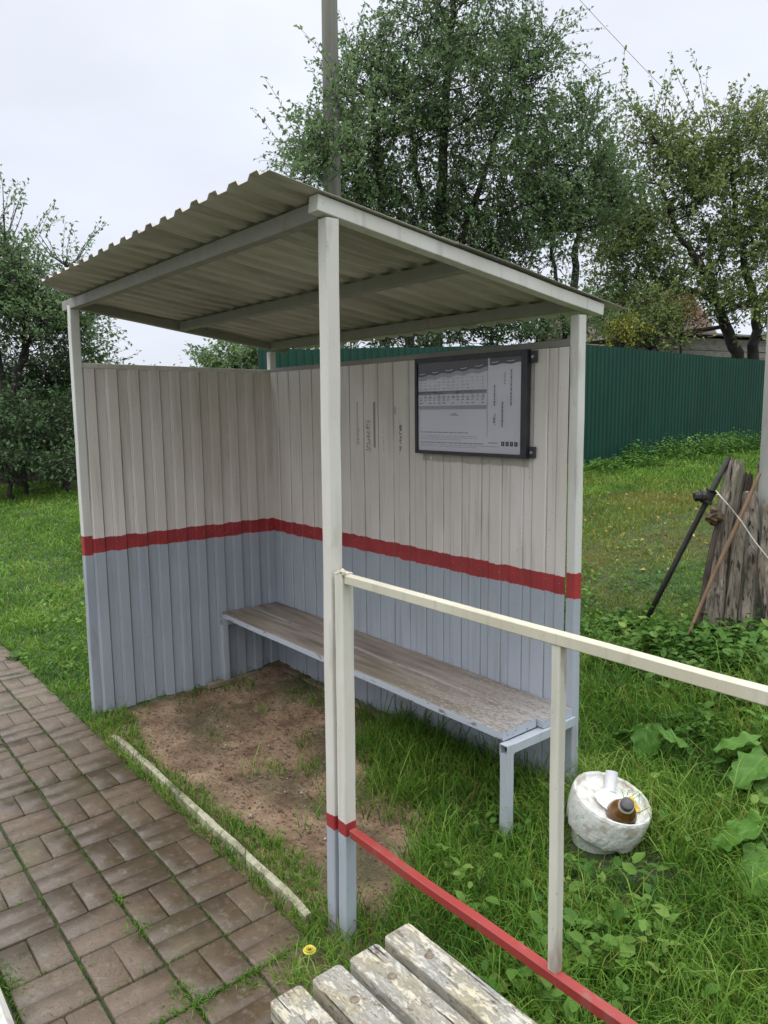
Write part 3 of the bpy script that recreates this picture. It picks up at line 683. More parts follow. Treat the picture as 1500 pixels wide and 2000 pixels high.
def cover(x, y, soft=.06):
    """0..1 how much grass grows at a point"""
    P = np.stack([x, y], 1); nz_ = vnoise(P, 3.)*.16+vnoise(P, 11., 4)*.06
    pav_edge = np.where(x > .03, -.26, -.105)
    g = (y > pav_edge+vnoise(P, 9., 2)*.035+.0).astype(float)
    inn = (x > -2.22) & (x < .12) & (y < 1.12) & (y > -.2)
    e = sstep(-.05, .10, y+nz_*.8-shelter_edge(x))
    strip = (y < .035+.07*sstep(-1.2, -.2, x)+.05*sstep(-1.7, -2.1, x)+nz_*.45)*1.
    corner = sstep(.16, .05, np.hypot(x+1.75+nz_, y-1.02))*.35
    gi = np.maximum(np.maximum(e, strip), np.maximum(corner, .25*sstep(.14, .22, vnoise(P, 4.5, 9.)*(1.))*sstep(.1, .6, y)))
    g = np.where(np.hypot(x-.255, y-.985) < .12, 0, g)
    k = np.abs(y+.045) < .016
    g = np.where(inn, np.minimum(g, gi), g); g = np.where(k & (x > -1.9) & (x < -.12), g*.06, g)
    g = np.where((y < -.885) , .6, g); g = np.where((y < -.89) & (y > -1.06) & (x > -4.2), 0, g)
    return g
def heightmap(x, y):
    lawn = np.full_like(x, .055)
    lush = sstep(-.9, -.1, x)*sstep(-.15, .35, y)
    h = lawn+lush*.050
    d = dist(x, y); slope = sstep(2.4, 3.6, y)*(x > -5)
    h = np.where(x > -2.2, h*(1-slope*.45), h)
    h = np.where((y < .12) & (x < -.1), .045, h)
    h = np.where((y < 1.15) & (x < .05) & (y > .3), np.where(x < -1.0, .045, .10), h)
    h = h*(1-.75*(np.hypot(x-.40, y-.85) < .20))
    return h
def dens_fn(x, y):
    d = dist(x, y); base = np.interp(d, [1., 3., 5., 8., 14., 24.], [12000, 9500, 4600, 2000, 750, 200])
    return base
X, Y = scatter(-24, 6, -1.6, 16, .25, dens_fn)
fence_x = lambda y: -6.05+.02*y
keep = (rng.random(len(X)) < cover(X, Y)) & ~((Y > 1.12) & (Y < 1.19) & (X > -2.25) & (X < .03))
keep &= ~((X < fence_x(Y)-.02) & (Y > 3.0))
X, Y = X[keep], Y[keep]; P2 = np.stack([X, Y], 1)
d = dist(X, Y); cl = vnoise(P2, 2.2, 1.)
h = heightmap(X, Y)*rng.lognormal(0, .33, len(X))*(1+.45*cl)
tint = np.clip(.50+.20*rng.normal(size=len(X))+.50*cl+.25*vnoise(P2, 6., 3.), 0, 1)
dryness = sstep(2.3, 3.2, Y)*sstep(7.5, 5.5, Y)*(X > -5.5)*sstep(-1.1, -2.0, -X*0+X*-1*-1-0)*0
dryness = sstep(2.6, 3.6, Y)*sstep(9, 6.5, Y)*(X > -5.4)*np.clip(.55+1.1*vnoise(P2, .9, 7.), 0, 1)
wd = np.interp(d, [1, 3, 6, 12, 24], [.0030, .0040, .0060, .011, .025])*rng.uniform(.7, 1.3, len(X))
Pz = np.stack([X, Y, H(X, Y)-.008], 1)
Vb, Qb, Tb, tb = blades(Pz, h, wd, rng.uniform(.15, 1.15, len(X)), tint)
dead = (rng.random(len(X)) < .055)*rng.uniform(.5, 1, len(X)); dry = np.repeat(np.clip(np.maximum(dryness*rng.uniform(.2, 1.3, len(X)), dead), 0, 1), 7)
# moss tufts in the paving joints
jx = []; jy = []
for i in range(-50, 12):
    for (ax) in (0, 1):
        for j in range(-4, 2):
            if mnoise.noise(Vector((i*.9+ax*5, j*.9, 8))) > -.12:
                k = int(rng.integers(4, 26)*(1+(mnoise.noise(Vector((i*.5, j*.5, 1)))))); t_ = rng.random(k)
                if ax == 0: jx.append(X0+i*mod+rng.normal(0, .003, k)); jy.append(Y0+(j-1)*mod+t_*mod)
                else: jx.append(X0+(i+t_)*mod); jy.append(np.full(k, Y0+j*mod)+rng.normal(0, .003, k))
jx = np.concatenate(jx); jy = np.concatenate(jy); ok = (jy < Y0+.005) & (jy > Y0-4*mod-.1) & (jx > -7)
jx, jy = jx[ok], jy[ok]; k = len(jx)
extra = []
for (cx_, cy_, rr_, nn_) in ((-.42, -.485, .035, 260), (-.03, -.485, .035, 200), (-.61, -.485, .02, 120), (-.09, -.49, .03, 160), (-.0, -.33, .02, 90), (-.45, -.87, .05, 500), (-.9, -.87, .06, 500), (-.02, -.12, .06, 300), (.03, -.2, .06, 260)):
    extra.append(np.stack([rng.normal(cx_, rr_, nn_), rng.normal(cy_, rr_*.6, nn_)], 1))
t_ = rng.random(2600); extra.append(np.stack([-6+t_*7.5, rng.normal(-.878, .012, 2600)], 1))
t_ = rng.random(900); extra.append(np.stack([rng.normal(-.03, .006, 900), -.10-t_*.75], 1))
extra = np.concatenate(extra); jx = np.concatenate([jx, extra[:, 0]]); jy = np.concatenate([jy, extra[:, 1]]); k = len(jx)
Vj, Qj, Tj, tj = blades(np.stack([jx, jy, np.full(k, -.012)], 1), np.abs(rng.normal(.010, .008, k))+.005, rng.uniform(.002, .004, k), rng.uniform(.3, 1.5, k), np.clip(rng.normal(.30, .2, k), 0, 1))
nb = len(Vb); Qb = np.concatenate([Qb, Qj+nb]); Tb = np.concatenate([Tb, Tj+nb]); Vb = np.concatenate([Vb, Vj]); tb = np.concatenate([tb, tj]); dry = np.concatenate([dry, np.zeros(len(Vj))])
me = np_mesh('grass', Vb, quads=Qb, tris=Tb, attrs={'tint': tb, 'dry': dry})
M_grass = leafmat('grass_blades', [(.0, (.026, .070, .010)), (.35, (.075, .180, .020)), (.7, (.170, .310, .038)), (1., (.36, .45, .12))], .38)
# dry, yellowing blades
tn = M_grass.node_tree; prn = [q_ for q_ in tn.nodes if q_.type == 'BSDF_PRINCIPLED'][0]; src = prn.inputs['Base Color'].links[0].from_socket
an_ = tn.nodes.new('ShaderNodeAttribute'); an_.attribute_name = 'dry'; mxn = tn.nodes.new('ShaderNodeMix'); mxn.data_type = 'RGBA'
tn.links.new(an_.outputs['Fac'], mxn.inputs[0]); tn.links.new(src, mxn.inputs[6]); mxn.inputs[7].default_value = (.26, .20, .055, 1)
tn.links.new(mxn.outputs[2], prn.inputs['Base Color']); tn.links.new(mxn.outputs[2], [q_ for q_ in tn.nodes if q_.type == 'BSDF_TRANSLUCENT'][0].inputs[0])
tag(link('grass', me, M_grass), 'green grass growing over the ground round the shelter', 'grass', kind='stuff')

# broad-leaved weeds
def herb(points, hts, K, ls, spread=.5, tintc=.5, upright=.5, jit=.15):
    """stems at points with K leaves each; returns leaf geometry"""
    n = len(points); st = unit(n)*spread; st[:, 2] = np.abs(st[:, 2])*.3+1; st /= np.linalg.norm(st, axis=1)[:, None]
    t = (np.arange(K)+.6)/K; B = points[:, None]+st[:, None]*(hts[:, None]*t[None])[..., None]
    an = rng.uniform(0, 6.28, (n, 1))+np.arange(K)[None]*2.4+rng.normal(0, .3, (n, K))
    D = np.stack([np.cos(an), np.sin(an), np.full_like(an, upright)+rng.normal(0, .3, an.shape)], 2); D /= np.linalg.norm(D, axis=2)[..., None]
    B = B.reshape(-1, 3); D = D.reshape(-1, 3); m_ = len(B)
    Nn = np.array([0, 0, 1.])+rng.normal(0, .35, (m_, 3))
    Ls = ls*rng.uniform(.6, 1.3, m_); tt = np.clip(np.repeat(rng.normal(tintc, jit, n), K)+rng.normal(0, .1, m_), 0, 1)
    return leaves6(B, D, Ls, Ls*rng.uniform(.5, .75, m_), Nn, tt)
def patch(cx_, cy_, rx, ry, n_):
    a = rng.normal(cx_, rx, n_); b = rng.normal(cy_, ry, n_)
    far_ = np.hypot(a-.26, b-.98) > .2; a = np.where(far_, a, a+.5); b = np.where(far_, b, b+.3); return np.stack([a, b, H(a, b)], 1)
M_weed = leafmat('weed_leaves', [(.0, (.026, .066, .014)), (.4, (.065, .155, .024)), (.75, (.135, .245, .042)), (1., (.26, .32, .08))], .3)
def weeds(parts, name, label, mat=M_weed, cat='weeds'):
    Vs = []; Ts = []; ts = []; o = 0
    for (v_, t_, a_) in parts: Vs.append(v_); Ts.append(t_+o); ts.append(a_); o += len(v_)
    me = np_mesh(name, np.concatenate(Vs), tris=np.concatenate(Ts), attrs={'tint': np.concatenate(ts)})
    return tag(link(name, me, mat), label, cat, kind='stuff')
parts = []
for _ in range(48):                      # patches of leafy weeds all through the near grass
    cx_, cy_ = random.uniform(.0, 3.2), random.uniform(.1, 3.2)
    pts = patch(cx_, cy_, .10, .10, random.randint(8, 26)); parts.append(herb(pts, rng.uniform(.06, .16, len(pts)), 7, random.uniform(.03, .055), .6, random.uniform(.35, .8)))
for _ in range(60):
    cx_, cy_ = random.uniform(-4.8, -.1), random.uniform(1.6, 4.5)
    pts = patch(cx_, cy_, .14, .14, random.randint(8, 20)); parts.append(herb(pts, rng.uniform(.04, .10, len(pts)), 5, .035, .6, random.uniform(.35, .8)))
for _ in range(40):
    cx_, cy_ = random.uniform(-9, -2.5), random.uniform(.1, 2.5)
    pts = patch(cx_, cy_, .16, .12, random.randint(8, 20)); parts.append(herb(pts, rng.uniform(.03, .07, len(pts)), 5, .04, .6, random.uniform(.35, .8)))
weeds(parts, 'ground_cover', 'low broad-leaved weeds mixed into the grass')
parts = []
for (cx_, cy_, rx, ry, n_, hh) in ((-.33, 2.62, .16, .12, 120, .16), (.0, 2.62, .22, .16, 230, .22), (.45, 2.7, .32, .2, 260, .26), (.2, 2.25, .35, .16, 160, .15), (-.75, 2.65, .15, .15, 50, .10)):
    pts = patch(cx_, cy_, rx, ry, n_); parts.append(herb(pts, rng.uniform(.4, 1.1, n_)*hh, 9, .052, .5, .5, .3))
weeds(parts, 'nettles', 'bushy green weeds round the foot of the leaning logs')
parts = []
for k_ in range(52):                     # along the foot of the green fence
    cy_ = 3.4+k_*.22+random.uniform(-.1, .1); cx_ = fence_x(cy_)+random.uniform(.25, .75)
    pts = patch(cx_, cy_, .2, .14, 26); parts.append(herb(pts, rng.uniform(.2, .45, 26)*(.25 if cy_ < 9 else .25+.75*min(1, (cy_-9)/2.5))*random.uniform(.7, 1.5), 9, .06, .5, random.uniform(.35, .65), .25))
weeds(parts, 'nettles', 'strip of tall leafy weeds along the foot of the green fence')

# fallen leaves on the worn slope
k = 420; lx = rng.uniform(-5, .2, k); ly = rng.uniform(2.3, 7.5, k); B = np.stack([lx, ly, H(lx, ly)+rng.uniform(.02, .05, k)], 1)
D = unit(k); D[:, 2] *= .2; D /= np.linalg.norm(D, axis=1)[:, None]
Lv = leaves(B, D, rng.uniform(.03, .06, k), rng.uniform(.02, .035, k), np.array([0, 0, 1.])+rng.normal(0, .3, (k, 3)), rng.random(k))
M_fall = leafmat('fallen_leaf', [(0, (.17, .075, .025)), (.5, (.33, .20, .05)), (1, (.48, .40, .16))], .1)
weeds([Lv], 'fallen_leaves', 'yellow and brown leaves fallen on the grass slope', M_fall, 'fallen leaves')

# crumbs of soil and small stones on the bare patch
k = 2600; sx = rng.uniform(-2.1, .1, k); sy = rng.uniform(.0, 1.08, k); ok = (sy < shelter_edge(sx)+.1); sx, sy = sx[ok], sy[ok]; k = len(sx)
sz = np.exp(rng.normal(-5.65, .42, k)); oct_ = np.array([(1, 0, 0), (0, 1, 0), (-1, 0, 0), (0, -1, 0), (0, 0, .8), (0, 0, -.6)])
V_ = np.stack([sx, sy, H(sx, sy)+.004], 1)[:, None]+oct_[None]*sz[:, None, None]*rng.uniform(.6, 1.3, (k, 6, 1))
T_ = (np.arange(k)[:, None, None]*6+np.array([(0, 1, 4), (1, 2, 4), (2, 3, 4), (3, 0, 4), (1, 0, 5), (2, 1, 5), (3, 2, 5), (0, 3, 5)])[None]).reshape(-1, 3)
n = NT('soil_crumb'); M_crumb = n.done(n.ramp(n.attr('tint'), [(0, (.07, .04, .025)), (.6, (.17, .11, .07)), (.88, (.28, .21, .15)), (1, (.50, .46, .40))]), .85)
tag(link('soil_crumbs', np_mesh('soil_crumbs', V_.reshape(-1, 3), tris=T_, attrs={'tint': np.repeat(rng.random(k), 6)}), M_crumb), 'crumbs of brown soil and small stones on the bare shelter floor', 'soil', kind='stuff')

# big-leaved burdock plants
M_burd = leafmat('burdock_leaf', [(.0, (.05, .13, .022)), (.5, (.11, .24, .04)), (1., (.22, .35, .10))], .3, .45)
def burdock(pos, specs, label):
    z0 = Hs(pos[0], pos[1]); e = empty('burdock', (pos[0], pos[1], z0), label, 'plant', 'burdock plants in the grass')
    for (az, ln, tilt, zz, out_) in specs:
        az, tilt = R(az), R(tilt); d_ = np.array([math.cos(az), math.sin(az), 0.])
        base = np.array([pos[0], pos[1], z0]); tipb = base+d_*out_+np.array([0, 0, zz])
        s_ = np.array([-d_[1], d_[0], 0]); fwd = d_*math.cos(tilt)-np.array([0, 0, 1.])*math.sin(tilt); nrm = np.cross(fwd, s_)*-1
        if nrm[2] < 0: nrm = -nrm
        V = []; F = []; TT = []; ph0 = random.uniform(0, 6); nu, nv = 26, 22
        for i in range(nu+1):
            t = i/nu; wd_ = ln*.46*(math.sin(math.pi*min(1, t*.93+.07))**.62)*(1-.32*t)
            for j in range(-nv//2, nv//2+1):
                q_ = j/(nv/2); back = -.16*ln*(abs(q_)**1.5)*(1-t)**2
                p = tipb+fwd*(t*ln+back)+s_*wd_*q_+nrm*(ln*(.07*abs(q_)**1.4+.05*math.sin(t*15+q_*4+ph0)*abs(q_)**1.5+.022*math.sin(t*31+q_*9)*abs(q_)**2+.03*mnoise.noise(Vector((t*4, q_*4, ph0)))-.14*t*t))
                p = p+s_*(.05*ln*q_*math.sin(t*24+ph0)*abs(q_)**3); V.append(p)
                vein = max(0, 1-abs(q_)*14)+.7*max(0, 1-abs(((t-abs(q_)*.38)*7) % 1-.5)*9)*(abs(q_) < .92)
                TT.append(.45+.4*min(1, vein)+.16*mnoise.noise(Vector((t*5, q_*3, ph0))))
        c_ = nv+1
        for i in range(nu):
            for j in range(nv): a = i*c_+j; F.append((a, a+1, a+1+c_, a+c_))
        me = np_mesh('leaf', np.array(V), quads=np.array(F), attrs={'tint': np.clip(np.array(TT)+random.uniform(-.25, .2), 0, 1)})
        o = link('leaf', me, M_burd, e, True)
        m = MB(); m.tube([base, base*.5+tipb*.5+np.array([0, 0, zz*.15]), tipb], [.007, .006, .004], 6); m.build('stalk', simple('burdock_stalk', (.16, .26, .08), .5), o)
burdock((.62, 1.66), [(200, .17, 20, .18, .10), (255, .18, 25, .16, .10), (320, .19, 15, .20, .09), (120, .17, 10, .24, .08), (60, .17, 15, .23, .08), (165, .15, 35, .13, .12), (285, .16, 45, .11, .14), (20, .16, 30, .16, .1), (230, .15, 55, .10, .14), (90, .14, 5, .26, .03)], 'large bright burdock with spreading leaves beyond the railing at the right')
burdock((.14, 1.50), [(295, .14, 62, .17, .02), (30, .13, 20, .15, .05), (170, .14, 25, .13, .06)], 'small burdock with one upright leaf behind the white litter bucket')
burdock((.80, 1.22), [(215, .18, 30, .16, .07), (270, .18, 30, .11, .08), (330, .17, 20, .13, .07), (120, .16, 10, .12, .06)], 'low burdock cut by the right frame edge nearer than the large bright one')

# yellow dandelion at the paving edge
dn = empty('dandelion', (.05, -.150, 0), 'single yellow dandelion flower at the edge of the paving by the front post', 'flower')
m = MB(); m.tube([(.05, -.150, -.01), (.048, -.153, .02), (.046, -.155, .038)], .0018, 6); m.build('stem', simple('flower_stem', (.2, .3, .1), .5), dn)
Vs = []; Ts = []
for ring in range(4):
    for a in np.linspace(0, 2*math.pi, 18, endpoint=False):
        a += ring*.2; el = .1+ring*.33; c_ = np.array([.046, -.155, .038+ring*.0012]); d_ = np.array([math.cos(a)*math.cos(el), math.sin(a)*math.cos(el), math.sin(el)])
        s_ = np.array([-math.sin(a), math.cos(a), 0])*.0036; b = len(Vs); ln = .0195-.0035*ring
        Vs += [c_-s_*.5, c_+s_*.5, c_+d_*ln+s_, c_+d_*ln-s_]; Ts.append((b, b+1, b+2, b+3))
link('petals', np_mesh('petals', np.array(Vs), quads=np.array(Ts)), simple('yellow_petal', (.62, .54, .08), .6, .2, 90, bump=0), dn)

# ---------------------------------------------------------------- LEANING LOGS, PIPE, WIRE, CONCRETE POLE at the right
n = NT('old_log')
c = n.ramp(n.noise(24, (1, 1, .12), 6, rough=.7, dist=.5), [(.32, (.04, .031, .022)), (.47, (.20, .165, .125)), (.68, (.38, .335, .27))])
c = n.mix(n.math('MULTIPLY', n.rng(n.noise(5, detail=4, off=3), .52, .7), .6), c, (.10, .11, .05))
oi = n.t.nodes.new('ShaderNodeObjectInfo'); c = n.mix(n.math('MULTIPLY', oi.outputs['Random'], .6), c, n.mix(.5, c, (.05, .038, .028)))
c = n.mix(n.rng(n.noise(40, (1, 1, .05), 4, off=6), .58, .64), c, (.018, .014, .011))
n.bump(n.noise(26, (1, 1, .12), 6, rough=.7), 1., .012); M_log = n.done(c, .85)
M_logd = simple('dark_log_and_gap_shade', (.060, .045, .032), .9, .5, 26, (1, 1, .12), bump=1., bdist=.01)  # dark wood tone; on the back log it stands for gap shade
def log(u0, v0, d0, u1, v1, d1, r0, r1, sd, label, mat=None):
    a, b = at(u0, v0, d0), at(u1, v1, d1); a = a+(a-b).normalized()*.12
    rr_ = random.Random(sd); m = MB(); NS = 36; K_ = 30; vs = []
    d = (b-a).normalized(); x = d.cross(Vector((0, 1, 0))).normalized(); y = d.cross(x)
    cuts = [(rr_.uniform(0, 6.28), rr_.uniform(.62, .92)) for _ in range(4)]          # flat split faces
    for i in range(K_+1):
        t = i/K_; c = a.lerp(b, t)+Vector((mnoise.noise(Vector((t*2.5, sd, 0))), mnoise.noise(Vector((t*2.5, sd, 9))), 0))*.030
        r = (r0+(r1-r0)*t)*(1+.10*mnoise.noise(Vector((t*4, sd, 4))))
        for j in range(NS):
            an = 6.2832*j/NS; q = r
            for (ca, cd) in cuts:
                cc = math.cos(an-ca-.25*math.sin(t*2+sd))
                if cc > .05: q = min(q, r*cd/cc)
            q *= 1+.16*mnoise.noise(Vector((j*.9, sd*3, t*1.6)))+.07*mnoise.noise(Vector((j*2.3, sd*5, t*9)))
            if mnoise.noise(Vector((j*.55, sd*7, t*.8))) > .34: q *= .74                        # deep checks
            top = .05*mnoise.noise(Vector((j*.5, sd, 3))) if i >= K_-1 else 0
            vs.append(c+(x*math.cos(an)+y*math.sin(an))*q*(.86 if i == K_ else 1)+d*top)
    fs = [(i*NS+j, i*NS+(j+1) % NS, (i+1)*NS+(j+1) % NS, (i+1)*NS+j) for i in range(K_) for j in range(NS)]
    fs += [tuple(range(NS-1, -1, -1)), tuple(K_*NS+j for j in range(NS))]
    m.add(vs, fs); o = m.build('log', mat or M_log, None, False); tag(o, label, 'log', 'old split logs leaning on the concrete pole'); return o
log(1390, 1225, 4.25, 1434, 903, 4.33, .062, .056, 1, 'leftmost and most tilted of the thick grey logs leaning on the pole')
log(1454, 1245, 4.22, 1468, 965, 4.36, .054, .050, 2, 'thick log standing in the middle of the stack behind the thin stick')
log(1505, 1255, 4.10, 1508, 985, 4.20, .056, .048, 3, 'shorter log nearest the right frame edge in front of the pole')
log(1418, 1225, 4.62, 1456, 925, 4.64, .046, .044, 4, 'back log of the stack coloured dark as gap shade between two thicker logs', M_logd)  # shade of the gap between the front logs put into its colour
log(1362, 1235, 4.16, 1402, 1010, 4.24, .020, .018, 6, 'slim dark stake at the left foot of the leaning logs', M_logd)
log(1474, 1240, 4.52, 1490, 905, 4.56, .046, .044, 8, 'grey log leaning close against the front of the concrete pole')
log(1424, 1235, 4.16, 1448, 1000, 4.28, .034, .030, 9, 'short slim grey stake standing between the two thick front logs')
m = MB(); a, b = at(1340, 1250, 4.1), at(1484, 925, 4.22)
m.tube([a, a.lerp(b, .35)+Vector((0, 0, .02)), a.lerp(b, .7), b], [.007, .011, .013, .010], 8)
tag(m.build('stick', simple('stick_wood', (.17, .10, .055), .8, .35, 12, (1, 1, .3))), 'thin orange-brown stick leaning across the front of the logs', 'stick')
M_iron = simple('old_iron', (.022, .019, .016), .7, .5, 18, bump=.6, bdist=.004)
pe = empty('iron_pipe', at(1282, 1172, 4.5), 'dark iron pipe with a bulky coupling leaning against the log stack', 'pipe')
a, b = at(1268, 1200, 4.5), at(1424, 893, 4.3)
m = MB(); m.tube([a+(a-b)*.12, a.lerp(b, .35), a.lerp(b, .7), b], [.016, .016, .016, .015], 12); m.build('tube', M_iron, pe, True)
c0 = a.lerp(b, .76); ax_ = (b-a).normalized()
m = MB(); sidev = Vector((-_r[0], -_r[1], 0)).normalized()
m.tube([c0-ax_*.045, c0-ax_*.04, c0-ax_*.03, c0-ax_*.028, c0+ax_*.028, c0+ax_*.03, c0+ax_*.04, c0+ax_*.045], [.024, .034, .034, .027, .027, .034, .034, .024], 10)
m.tube([c0, c0+sidev*.035, c0+sidev*.036, c0+sidev*.050, c0+sidev*.051, c0+sidev*.075, c0+sidev*.088], [.026, .024, .040, .038, .027, .030, .020], 9)
m.v = [tuple(Vector(v)+Vector((mnoise.noise(Vector(v)*40), mnoise.noise(Vector(v)*40+Vector((5, 0, 0))), mnoise.noise(Vector(v)*40+Vector((0, 7, 0)))))*.008) for v in m.v]
m.build('coupling', M_iron, pe)
wv = empty('iron_valve', at(1396, 1010, 4.2), 'rusty lump of iron fitting wedged under the pipe beside the leftmost log', 'fitting')
cv = at(1394, 1010, 4.22)
m = MB(); m.tube([cv+sidev*.045, cv+sidev*.03, cv, cv-sidev*.02, cv-sidev*.05], [.014, .030, .034, .030, .018], 9); m.tube([cv+Vector((0, 0, -.05)), cv+Vector((0, 0, -.02)), cv, cv+Vector((0, 0, .05))], [.014, .026, .026, .020], 9)
m.v = [tuple(Vector(v)+Vector((mnoise.noise(Vector(v)*35), mnoise.noise(Vector(v)*35+Vector((5, 0, 0))), mnoise.noise(Vector(v)*35+Vector((0, 7, 0)))))*.018) for v in m.v]
m.build('body', simple('rusty_iron', (.075, .045, .02), .8, .7, 26, bump=.8, bdist=.006), wv)
m = MB(); q0 = at(1404, 965, 4.14); pts = [at(u, v, d) for u, v, d in ((1398, 958, 4.18), (1411, 974, 4.14), (1422, 986, 4.13), (1438, 1006, 4.16), (1448, 1018, 4.15), (1468, 1049, 4.14), (1484, 1070, 4.12), (1500, 1090, 4.11), (1530, 1120, 4.12))]
m.tube(pts, .0036, 6); tag(m.build('rope', simple('pale_rope', (.55, .52, .46), .7, .2, 60)), 'pale rope tied slanting round the leaning logs', 'rope')
M_pole = simple('weathered_pole', (.27, .265, .24), .8, .22, 7, (1, 1, .2), bump=.5, bdist=.006)
pb = at(1517, 1262, 4.30); pt_ = at(1553, 300, 4.6)
cp = empty('utility_pole', (pb.x, pb.y, Hs(pb.x, pb.y)), 'leaning grey concrete pole at the right frame edge with logs stacked against it', 'pole')
m = MB(); m.tube([pb-Vector((0, 0, .3)), pb.lerp(pt_, .3), pb.lerp(pt_, .7), pt_], [.145, .130, .115, .10], 18); m.build('shaft', M_pole, cp, True)
m = MB(); q_ = pb.lerp(pt_, .8); m.tube([q_-ax_*0, q_+Vector((0, 0, .02)), q_+Vector((0, 0, .05))], [.123, .125, .122], 18); m.build('band', M_iron, cp, True)

# ---------------------------------------------------------------- GREEN FENCE
n = NT('green_sheet'); x, y, z = n.xyz()
c = n.mix(n.rng(n.noise(2.5, (1, 1, .4), 4), .3, .7), (.004, .044, .028), (.008, .062, .040))
oi = n.t.nodes.new('ShaderNodeObjectInfo'); c = n.mix(n.math('MULTIPLY', oi.outputs['Random'], .35), c, (.010, .050, .030))
c = n.mix(n.math('MULTIPLY', n.rng(n.noise(6, (1, 1, .2), 5, off=3), .5, .75), .35), c, (.03, .04, .03))
n.bump(n.noise(20), .1, .001); M_green = n.done(c, .6, spec=.3)
fe = empty('green_fence', (fence_x(9), 9, Hs(fence_x(9), 9)), 'long green corrugated sheet metal fence behind the shelter', 'fence')
def ftop(y): return 2.38+(.0 if y < 4.6 else .14)+(.12 if y > 6.8 else 0)+.012*(y-3)*(y > 4)
def fence_sheet(ya, yb, top):
    pr = []; s = ya; pitch = .115
    while s < yb:
        for (o, b) in ((0, 0), (.05, 0), (.0625, 1), (.1025, 1)):
            if s+o <= yb: pr.append((s+o, b))
        s += pitch
    vs = []; 
    for (yy, b) in pr: vs.append((fence_x(yy)+b*.018, yy, Hs(fence_x(yy), yy)-.05)); vs.append((fence_x(yy)+b*.018, yy, top(yy)))
    k = len(pr); nn = len(vs); vs += [(v[0]-.002, v[1], v[2]) for v in vs]
    fs = []
    for i in range(k-1): fs.append((2*i, 2*i+2, 2*i+3, 2*i+1)); fs.append((nn+2*i+1, nn+2*i+3, nn+2*i+2, nn+2*i)); fs.append((2*i+1, 2*i+3, nn+2*i+3, nn+2*i+1))
    m = MB(); m.add(vs, fs); return m.build('sheet', M_green, fe)
yy_ = 3.25
while yy_ < 18.5:
    ye = yy_+2.3; t0 = .022*math.sin(yy_*3)
    fence_sheet(yy_, ye-.005, lambda y, t0=t0: np.interp(y, [3.2, 3.9, 9.2, 12., 14.5, 19], [2.36, 2.37, 2.70, 2.66, 2.62, 2.60])+t0); yy_ = ye
for yy in np.arange(3.3, 18.5, 2.3):
    m = MB(); m.beam((fence_x(yy)-.04, yy, Hs(fence_x(yy), yy)-.1), (fence_x(yy)-.04, yy, 2.30), .05, .05); m.build('post', M_iron, fe)

# ---------------------------------------------------------------- UTILITY POLE behind, and its wires
p0 = at(655, 760, 12.); gz = Hs(p0.x, p0.y)
up_ = empty('utility_pole', (p0.x, p0.y, gz), 'tall weathered wooden utility pole rising behind the shelter roof into the tree', 'pole')
bt_ = Vector((p0.x, p0.y, gz-.2)); tp_ = at(657, -330, 12.6); tp_ = Vector((p0.x+.03, p0.y+.02, 11.6))
m = MB(); m.tube([bt_, bt_.lerp(tp_, .25), bt_.lerp(tp_, .6), tp_], [.150, .142, .125, .105], 16); m.build('shaft', simple('pole_wood', (.17, .165, .135), .85, .22, 9, (1, 1, .08), bump=.6, bdist=.006), up_, True)
m = MB(); m.beam(tp_+Vector((-.3, -.6, -.5)), tp_+Vector((.3, .6, -.5)), .09, .09); m.build('cross_arm', M_old, up_)
M_wire = simple('wire', (.04, .04, .045), .6, .1, bump=0)
for k_, (ue, ve, de) in enumerate(((1560, 420, 22), (1560, 520, 21))):
    a = tp_+Vector((.25, .5, -.42)) if k_ == 0 else tp_+Vector((-.25, -.5, -.42)); b = at(ue, ve, de); pts = []
    for i in range(25):
        t = i/24; p = a.lerp(b, t); p.z -= .35*4*t*(1-t); pts.append(p)
    m = MB(); m.tube(pts, .0045, 5); tag(m.build('power_line', M_wire), ('upper' if k_ == 0 else 'lower')+' of the two thin wires slanting down from the pole over the right trees', 'wire', 'overhead wires')

